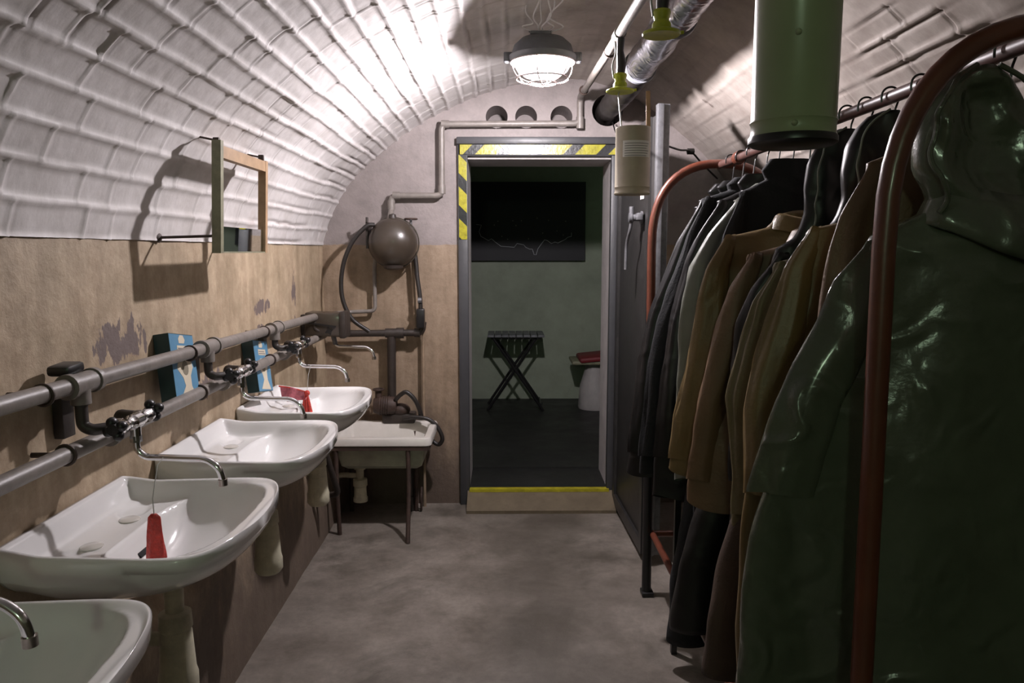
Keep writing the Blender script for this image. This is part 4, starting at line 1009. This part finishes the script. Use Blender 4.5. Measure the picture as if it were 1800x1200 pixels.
# ------------------------------------------------------------------ coats
def interp(tab, z):
    zs = [a for a, b in tab]; xs = [b for a, b in tab]
    return float(np.interp(-z, [-q for q in zs], xs))
def coat(Y, prof, ztop, m, seed, label, name='coat', th=0.040, cuff=None, group='coats on the rack', hood=None, collar=True, buttons=False, foldamp=1.0, neckz=None, pocket=False, sleeve_r=0.047, lift=0.0, cat='coat'):
    r = random.Random(seed); zsh, xsh = prof[0]; hem = prof[-1][0]; xc = RXC
    t = thing(name, (xc, Y, hem), label, cat, group)
    hwsh = xc - xsh
    inner = 0.055 if cuff else 0.0
    N, K = 64, 84
    ph = [r.uniform(0, 6.28) for _ in range(10)]; kf = [r.uniform(14, 20), r.uniform(24, 34), r.uniform(40, 56)]
    def hw(z):
        if z >= zsh:
            q = (z - zsh) / max(1e-4, ztop - zsh)
            if hood:
                tab = [(0.0, hwsh - inner * 0.4), (0.08, hwsh * 0.85), (0.16, hwsh * 0.62), (0.24, 0.105), (0.36, 0.094), (0.55, 0.098), (0.75, 0.092), (0.88, 0.072), (0.96, 0.05), (1.0, 0.02)]
                return float(np.interp(q, [a for a, b in tab], [b for a, b in tab]))
            tab = [(0.0, hwsh - inner * 0.4), (0.12, hwsh * 0.88), (0.25, hwsh * 0.68), (0.45, hwsh * 0.42), (0.7, 0.085), (1.0, 0.06)]
            return float(np.interp(q, [a for a, b in tab], [b for a, b in tab]))
        return xc - interp(prof, z) - inner * min(1, 0.4 + (zsh - z) * 5) * (1 - sstep(0.0, 0.5, (zsh - 0.15 - z)))
    zz = [ztop + (zsh - ztop) * (k / 26) for k in range(26)] + [zsh + (hem - zsh) * (k / (N - 14)) ** 1.0 for k in range(N - 14 + 1)]
    def folds(x, z, side):
        d = max(0.0, zsh - z); fl = hwsh / max(0.05, hw(z) + inner)
        A = foldamp * (0.004 + 0.020 * min(1, d / 0.7))
        u = (x - xc) * fl
        s = (1 - 2 * abs(math.sin(0.5 * (kf[0] * u + ph[0 + side] + 0.8 * math.sin(z * 3 + ph[4]))))) * 0.7 + math.sin(kf[1] * u + ph[2 + side] + 1.2 * math.sin(z * 2.2)) * 0.25
        s += 0.15 * math.sin(kf[2] * u + ph[6])
        c = noise.noise(Vector((x * 7 + seed, z * 4, side * 9.0 + Y))) * 0.010 * foldamp + abs(noise.noise(Vector((x * 14 + z * 9, z * 12 - x * 6, seed + side)))) * 0.007 * foldamp
        return A * s + c
    v = []; f = []
    for z in zz:
        h = hw(z); q = min(1, max(0, (ztop - z) / 0.12)); tt = th * (0.75 + 0.25 * q)
        if z < zsh: tt = th * (1 + 0.25 * min(1, (zsh - z)))
        for k in range(K):
            a = 2 * PI * k / K; x = xc + h * sup(math.cos(a), 0.75); y = tt * sup(math.sin(a), 0.8)
            side = 1 if math.sin(a) > 0 else 0
            edge = 1 - abs(math.cos(a)) ** 6
            y += folds(x, z, side) * edge
            if hood and z > zsh + 0.03:
                hq = (z - zsh) / (ztop - zsh)
                cr = noise.noise(Vector((x * 16 + seed, z * 13, side * 5))) * 0.012 + (0.5 - abs(noise.noise(Vector((x * 10 + z * 14, z * 8 - x * 10, seed))))) * 0.012
                y += cr * edge
                if hood == 'open' and side == 0 and 0.30 < hq:
                    mk = max(0.0, 1 - abs((x - xc - 0.012 - 0.05 * (z - 1.62)) / (h * 0.78)) ** 2.5) * min(1, (hq - 0.30) * 6) * min(1, max(0, (0.93 - hq) * 9))
                    y += 0.036 * mk
            x += 0.006 * noise.noise(Vector((z * 9, a, seed)))
            if hood == 'open': x -= 0.05 * sstep(1.50, 1.60, z)
            zz_ = z + (0.012 * math.sin(3 * a + ph[8]) if z == zz[-1] else 0)
            v.append((x, Y + y, zz_))
    n = len(zz)
    for i in range(n - 1):
        for k in range(K):
            k2 = (k + 1) % K; f.append((i * K + k, (i + 1) * K + k, (i + 1) * K + k2, i * K + k2))
    f.append(tuple(range(K)))
    link('body', v, f, m, t, 'all')
    # sleeves
    if cuff:
        for sgn in (-1, 1):
            vv = []; ff = []; K2 = 26; N2 = 40
            dy = r.uniform(-0.022, -0.008)
            for j in range(N2 + 1):
                q = j / N2; z = zsh + 0.012 + (cuff - zsh - 0.012) * q
                xl = interp(prof, min(z, zsh)); rr = sleeve_r * (1.0 - 0.12 * q) * (0.28 + 0.72 * min(1, q * 2.6) ** 0.8)
                cx = xl + rr * 0.95 + (0.028 * (1 - min(1, q * 7)))
                if sgn > 0: cx = 2 * xc - cx
                for k in range(K2):
                    a = 2 * PI * k / K2
                    w_ = 1 + 0.30 * noise.noise(Vector((math.cos(a) * 2.2 + seed, math.sin(a) * 2.2, z * 2.6))) + 0.10 * abs(math.sin(2.5 * a + ph[5] + 2.5 * z)) - 0.05
                    w_ += 0.10 * noise.noise(Vector((math.cos(a) * 3 + seed, math.sin(a) * 3, z * 14)))
                    vv.append((cx + rr * 1.12 * w_ * sup(math.cos(a), 1.25), Y + dy + rr * 0.62 * w_ * sup(math.sin(a), 1.25) + 0.008 * math.sin(z * 6 + seed), z + 0.004 * math.sin(2 * a)))
            for j in range(N2):
                for k in range(K2):
                    k2 = (k + 1) % K2; ff.append((j * K2 + k, (j + 1) * K2 + k, (j + 1) * K2 + k2, j * K2 + k2))
            ff.append(tuple(range(K2)))
            sl2 = link('sleeve', vv, ff, m, t, 'all')
    if collar and not hood:
        vv = []; ff = []; K3 = 32
        lv = [(0.062, 0.0, ztop - 0.05), (0.070, 0.004, ztop - 0.01), (0.072, 0.006, ztop + 0.012), (0.080, 0.010, ztop + 0.004), (0.094, 0.016, ztop - 0.045), (0.100, 0.018, ztop - 0.062)]
        for (rx, _, z) in lv:
            z = ztop + (z - ztop) * 0.6
            for k in range(K3):
                a = 2 * PI * k / K3; dip = -0.018 * (1 - math.sin(a)) * 0.5
                vv.append((xc + rx * math.cos(a), Y + (rx * 0.62) * math.sin(a), z + dip + 0.004 * math.sin(a * 3 + seed)))
        for i in range(len(lv) - 1):
            for k in range(K3):
                k2 = (k + 1) % K3; ff.append((i * K3 + k, i * K3 + k2, (i + 1) * K3 + k2, (i + 1) * K3 + k))
        link('collar', vv, ff, m, t, 'all')
    if hood:
        # rim of the hood: an arc from the crown down either side of the face opening
        for sg in (-1, 1):
            pts = []
            for k in range(13):
                q = 1 - k / 12 * 0.80; z = zsh + (ztop - zsh) * q
                pts.append((xc - (0.05 * sstep(1.50, 1.60, z) if hood == 'open' else 0) + sg * hw(z) * (0.90 if hood == 'open' else 0.8) + 0.003 * math.sin(k * 1.7 + seed), Y - th * 0.95 - 0.004 * math.sin(k + seed), z))
            MB().tube(catmull(pts, 3), 0.0045 if hood == 'open' else 0.0024, 0, 8).build('hood_rim', m if hood == 'open' else M['grey_cloth'], t)  # closed hoods: paler cloth paints in the bright edge highlight
        if hood == 'open':
            vv = []; ff = []; K3 = 44
            lv = [(0.090, 0.045, 1.555), (0.105, 0.056, 1.525), (0.118, 0.066, 1.49), (0.126, 0.072, 1.462), (0.122, 0.068, 1.452)]
            for j, (rx, ry, z) in enumerate(lv):
                for k in range(K3):
                    a = 2 * PI * k / K3; w_ = 1 + 0.10 * noise.noise(Vector((math.cos(a) * 3, math.sin(a) * 3, z * 7)))
                    vv.append((xc - 0.012 + rx * w_ * math.cos(a), Y + ry * w_ * math.sin(a), z + 0.012 * math.sin(a * 2 + 1) - 0.03 * math.cos(a) * (j / 4)))
            for i in range(len(lv) - 1):
                for k in range(K3):
                    k2 = (k + 1) % K3; ff.append((i * K3 + k, (i + 1) * K3 + k, (i + 1) * K3 + k2, i * K3 + k2))
            o_ = link('shoulder_flap', vv, ff, m, t, 'all'); md = o_.modifiers.new('s', 'SOLIDIFY'); md.thickness = 0.003
    if buttons:
        for z in np.arange(zsh - 0.06, hem + 0.2, -0.13):
            MB().ball((xc + 0.012, Y - th * 1.05 - folds(xc + 0.012, z, 0) * -1 - 0.003, z), 0.009, 12, 8, 1, 0.4, 1).build('button', M['black'], t)
    if pocket:
        z = zsh - 0.42; xx = xc - hw(z) * 0.55
        MB().box(xx - 0.06, xx + 0.06, Y - th * 1.25 - 0.014, Y - th * 1.25 - 0.006, z - 0.03, z + 0.03, Matrix.Rotation(0.08, 3, 'Y'), 0.004).build('pocket_flap', m, t)
    return t

G = M
coats = [
 # (Y, [(z, x_left)...], ztop, material, cuff, label, extra)
 (1.30, [(1.452, 0.605), (1.33, 0.556), (1.25, 0.520), (1.187, 0.492), (1.09, 0.465), (1.03, 0.452), (0.92, 0.441), (0.64, 0.435), (0.30, 0.43)], 1.755, 'pvc_green', 1.02, 'shiny dark green hooded raincoat hanging nearest, in front of all the others', dict(hood='open', foldamp=1.35, th=0.045, sleeve_r=0.055)),
 (1.42, [(1.60, 0.66), (1.40, 0.62), (1.1, 0.60), (0.6, 0.58), (0.35, 0.57)], 1.715, 'brown_cloth', 0.95, 'brown coat showing right behind the green hooded raincoat', dict(th=0.028)),
 (1.56, [(1.485, 0.610), (1.355, 0.577), (1.21, 0.534), (1.11, 0.516), (1.01, 0.518), (0.9, 0.52), (0.62, 0.515), (0.40, 0.525)], 1.565, 'tan_cloth', 0.93, 'long olive-tan rubberised coat with a wide flat shoulder behind the green raincoat', dict(th=0.036, buttons=True)),
 (1.68, [(1.46, 0.66), (1.35, 0.63), (1.1, 0.60), (0.8, 0.58), (0.55, 0.58)], 1.755, 'black_cloth', 0.9, 'black hooded jacket directly behind the wide-shouldered olive-tan coat', dict(hood='closed', th=0.03)),
 (1.79, [(1.41, 0.625), (1.286, 0.595), (1.09, 0.554), (0.86, 0.57), (0.74, 0.57)], 1.50, 'olive_cloth', 0.80, 'dark khaki jacket, its edge just past the wide-shouldered olive-tan coat', dict(hood=None, th=0.030)),
 (1.89, [(1.43, 0.66), (1.27, 0.60), (1.06, 0.585), (0.8, 0.60), (0.52, 0.60)], 1.75, 'black_cloth', 0.85, 'black coat with a rounded hood hanging between two khaki-brown jackets', dict(hood='closed', th=0.030)),
 (2.00, [(1.43, 0.628), (1.261, 0.578), (1.035, 0.53), (0.80, 0.508), (0.745, 0.508)], 1.51, 'brown_cloth', 0.82, 'short brown canvas jacket hanging just in front of the farthest light-coloured jacket', dict(th=0.034, buttons=True)),
 (2.13, [(1.48, 0.603), (1.349, 0.571), (1.179, 0.542), (0.97, 0.504), (0.80, 0.486)], 1.555, 'tan_cloth', 0.84, 'tan rubberised jacket, the farthest light-coloured one on the rack', dict(th=0.034)),
 (2.25, [(1.61, 0.68), (1.35, 0.63), (1.1, 0.60), (0.7, 0.59), (0.35, 0.60)], 1.72, 'navy_cloth', 0.8, 'long navy coat reaching low behind the lit tan jackets', dict(collar=False, th=0.032)),
 (2.37, [(1.60, 0.705), (1.40, 0.60), (1.25, 0.57), (1.0, 0.56), (0.7, 0.56)], 1.66, 'grey_cloth', 0.9, 'pale grey raincoat with a steep shoulder between dark coats', dict(collar=False, th=0.026)),
 (2.48, [(1.60, 0.68), (1.43, 0.61), (1.21, 0.56), (1.0, 0.53), (0.60, 0.51)], 1.70, 'black_cloth', 0.75, 'glossy black coat just beyond the pale grey raincoat', dict(collar=False, th=0.034)),
 (2.60, [(1.62, 0.665), (1.43, 0.621), (1.21, 0.545), (1.05, 0.51), (0.66, 0.485)], 1.70, 'navy_cloth', 0.72, 'long dark navy coat, third from the far end of the rack', dict(collar=False, th=0.036)),
 (2.72, [(1.62, 0.68), (1.43, 0.62), (1.21, 0.535), (1.05, 0.50), (0.62, 0.462)], 1.70, 'black_cloth', 0.70, 'black coat with a flared sleeve, second from the far end of the rack', dict(collar=False, th=0.036)),
 (2.84, [(1.60, 0.70), (1.40, 0.63), (1.2, 0.56), (1.0, 0.53), (0.68, 0.52)], 1.70, 'black_cloth', 0.72, 'black coat at the far end of the rack next to the arched tube', dict(collar=False, th=0.034)),
]
ORD = ['nearest', 'second nearest', 'third nearest', 'fourth nearest', 'fifth nearest', 'sixth nearest', 'seventh nearest', 'seventh farthest', 'sixth farthest', 'fifth farthest', 'fourth farthest', 'third farthest', 'second farthest', 'farthest']
for i, (Y, prof, ztop, mk, cuff, label, kw) in enumerate(coats):
    coat(Y, prof, ztop, M[mk], 11 + i * 7, label, cuff=cuff, **kw)
    hanger(Y, min(prof[0][0] - 0.01, 1.66), (RXC - prof[0][1]) * 0.8, 'wire-hooked coat hanger on the rack rail, the %s of the row' % ORD[i])
# trousers and boots under the coats
def trousers(Y, x, z0, z1, m, label):
    t = thing('rubber_trousers', (x, Y, z0), label, 'trousers')
    for dx in (-0.07, 0.07):
        v = []; f = []; K = 24; N = 30
        for j in range(N + 1):
            q = j / N; z = z1 + (z0 - z1) * q
            for k in range(K):
                a = 2 * PI * k / K; w_ = 1 + 0.14 * noise.noise(Vector((math.cos(a) + dx * 30, math.sin(a), z * 8)))
                v.append((x + dx + 0.10 * (1 - q) ** 2 + 0.068 * w_ * math.cos(a), Y + 0.045 * w_ * math.sin(a), z))
        for j in range(N):
            for k in range(K):
                k2 = (k + 1) % K; f.append((j * K + k, (j + 1) * K + k, (j + 1) * K + k2, j * K + k2))
        f.append(tuple(range(K))); f.append(tuple(reversed([N * K + k for k in range(K)])))
        link('leg', v, f, m, t, 'all')
    MB().box(x - 0.03, x + 0.23, Y - 0.035, Y + 0.035, z1 - 0.02, z1 + 0.02, None, 0.01).build('waistband', m, t)
    return t
trousers(2.42, 0.70, 0.10, 0.86, M['navy_cloth'], 'dark blue rubber trouser legs hanging below the navy coats')
trousers(2.14, 0.645, 0.30, 0.76, M['black_cloth'], 'black trouser legs hanging below the two lit brown and tan jackets')
trousers(1.80, 0.65, 0.36, 0.90, M['maroon_cloth'], 'dark brown trouser legs hanging low below the khaki jackets')

# ------------------------------------------------------------------ chamber contents
def table():
    t = thing('folding_table', (0.09, 6.3, 0.105), 'small dark folding table with crossed legs in the room beyond the doorway', 'table')
    x0, x1, y0, y1, zt = -0.15, 0.33, 6.1, 6.46, 0.75
    mb = MB()
    for k in range(8):
        a = x0 + (x1 - x0) * k / 8; mb.box(a + 0.003, a + (x1 - x0) / 8 - 0.003, y0, y1, zt - 0.018, zt, None, 0.003)
    mb.build('slatted_top', M['lampbody'], t)
    MB().box(x0 + 0.03, x1 - 0.03, y0 + 0.05, y0 + 0.07, zt - 0.04, zt - 0.018).build('batten', M['black'], t, False)
    MB().box(x0 + 0.03, x1 - 0.03, y1 - 0.07, y1 - 0.05, zt - 0.04, zt - 0.018).build('batten', M['black'], t, False)
    for y in (y0 + 0.04, y1 - 0.04):
        MB().tube([(x0 + 0.05, y, zt - 0.03), (x1 - 0.01, y, 0.105)], 0.012, 0, 8).build('leg', M['black'], t)
        MB().tube([(x1 - 0.07, y + 0.014, zt - 0.03), (x0 + 0.0, y + 0.014, 0.105)], 0.012, 0, 8).build('leg', M['black'], t)
    MB().tube([(x1 - 0.03, y0 + 0.04, 0.16), (x1 - 0.03, y1 - 0.04, 0.16)], 0.008, 0, 8).build('stretcher', M['black'], t)
table()
def stool():
    t = thing('stool', (0.76, 6.25, 0.105), 'low stool with a dark red cushion and pale drum base beyond the doorway', 'stool')
    MB().lathe([(0.13, 0.105), (0.135, 0.12), (0.12, 0.30), (0.085, 0.42), (0.07, 0.50)], (0.76, 6.25, 0), 'z', 24).build('base', M['jamb'], t)
    MB().box(0.56, 0.96, 6.10, 6.42, 0.50, 0.53, None, 0.008).build('seat', M['wood_green'], t)
    MB().box(0.62, 0.97, 6.08, 6.44, 0.53, 0.575, Matrix.Rotation(-0.10, 3, 'Y'), 0.02).build('cushion', M['red_cloth'], t)
stool()
def mapboard():
    t = thing('wall_map', (0.22, 6.62, 1.36), 'large black wall map with a thin white outline on the chamber wall', 'map')
    MB().box(-0.40, 0.708, 6.585, 6.62, 1.36, 2.045).build('board', M['map'], t, False)
    P_ = [(100, 565), (155, 570), (130, 640), (150, 690), (230, 735), (260, 715), (300, 750), (360, 795), (500, 805), (530, 765), (600, 780), (620, 805), (660, 825), (690, 825), (702, 860), (710, 885), (730, 885), (750, 820), (785, 770), (820, 725), (850, 735), (890, 765), (930, 750), (960, 760), (1040, 720), (1060, 700), (1100, 690), (1102, 650)]
    pts = [(-0.263 + (820 + a / 6 - 835) * 0.00503, 6.584, 2.043 - (300 + b / 6 - 320) * 0.00495) for a, b in P_]
    MB().tube(pts, 0.0022, 0, 5).build('outline', M['mapline'], t, False)
    mb = MB()
    for a, b in ((518, 575), (950, 632), (430, 720), (650, 715), (800, 655), (330, 530), (485, 525), (575, 525), (1040, 530), (290, 570), (740, 498), (370, 690), (1015, 675), (860, 520)):
        x, z = -0.263 + (820 + a / 6 - 835) * 0.00503, 2.043 - (300 + b / 6 - 320) * 0.00495
        mb.box(x - 0.004, x + 0.004, 6.5835, 6.5845, z - 0.004, z + 0.004)
    mb.build('map_marks', M['pipe_paint'], t, False)
mapboard()
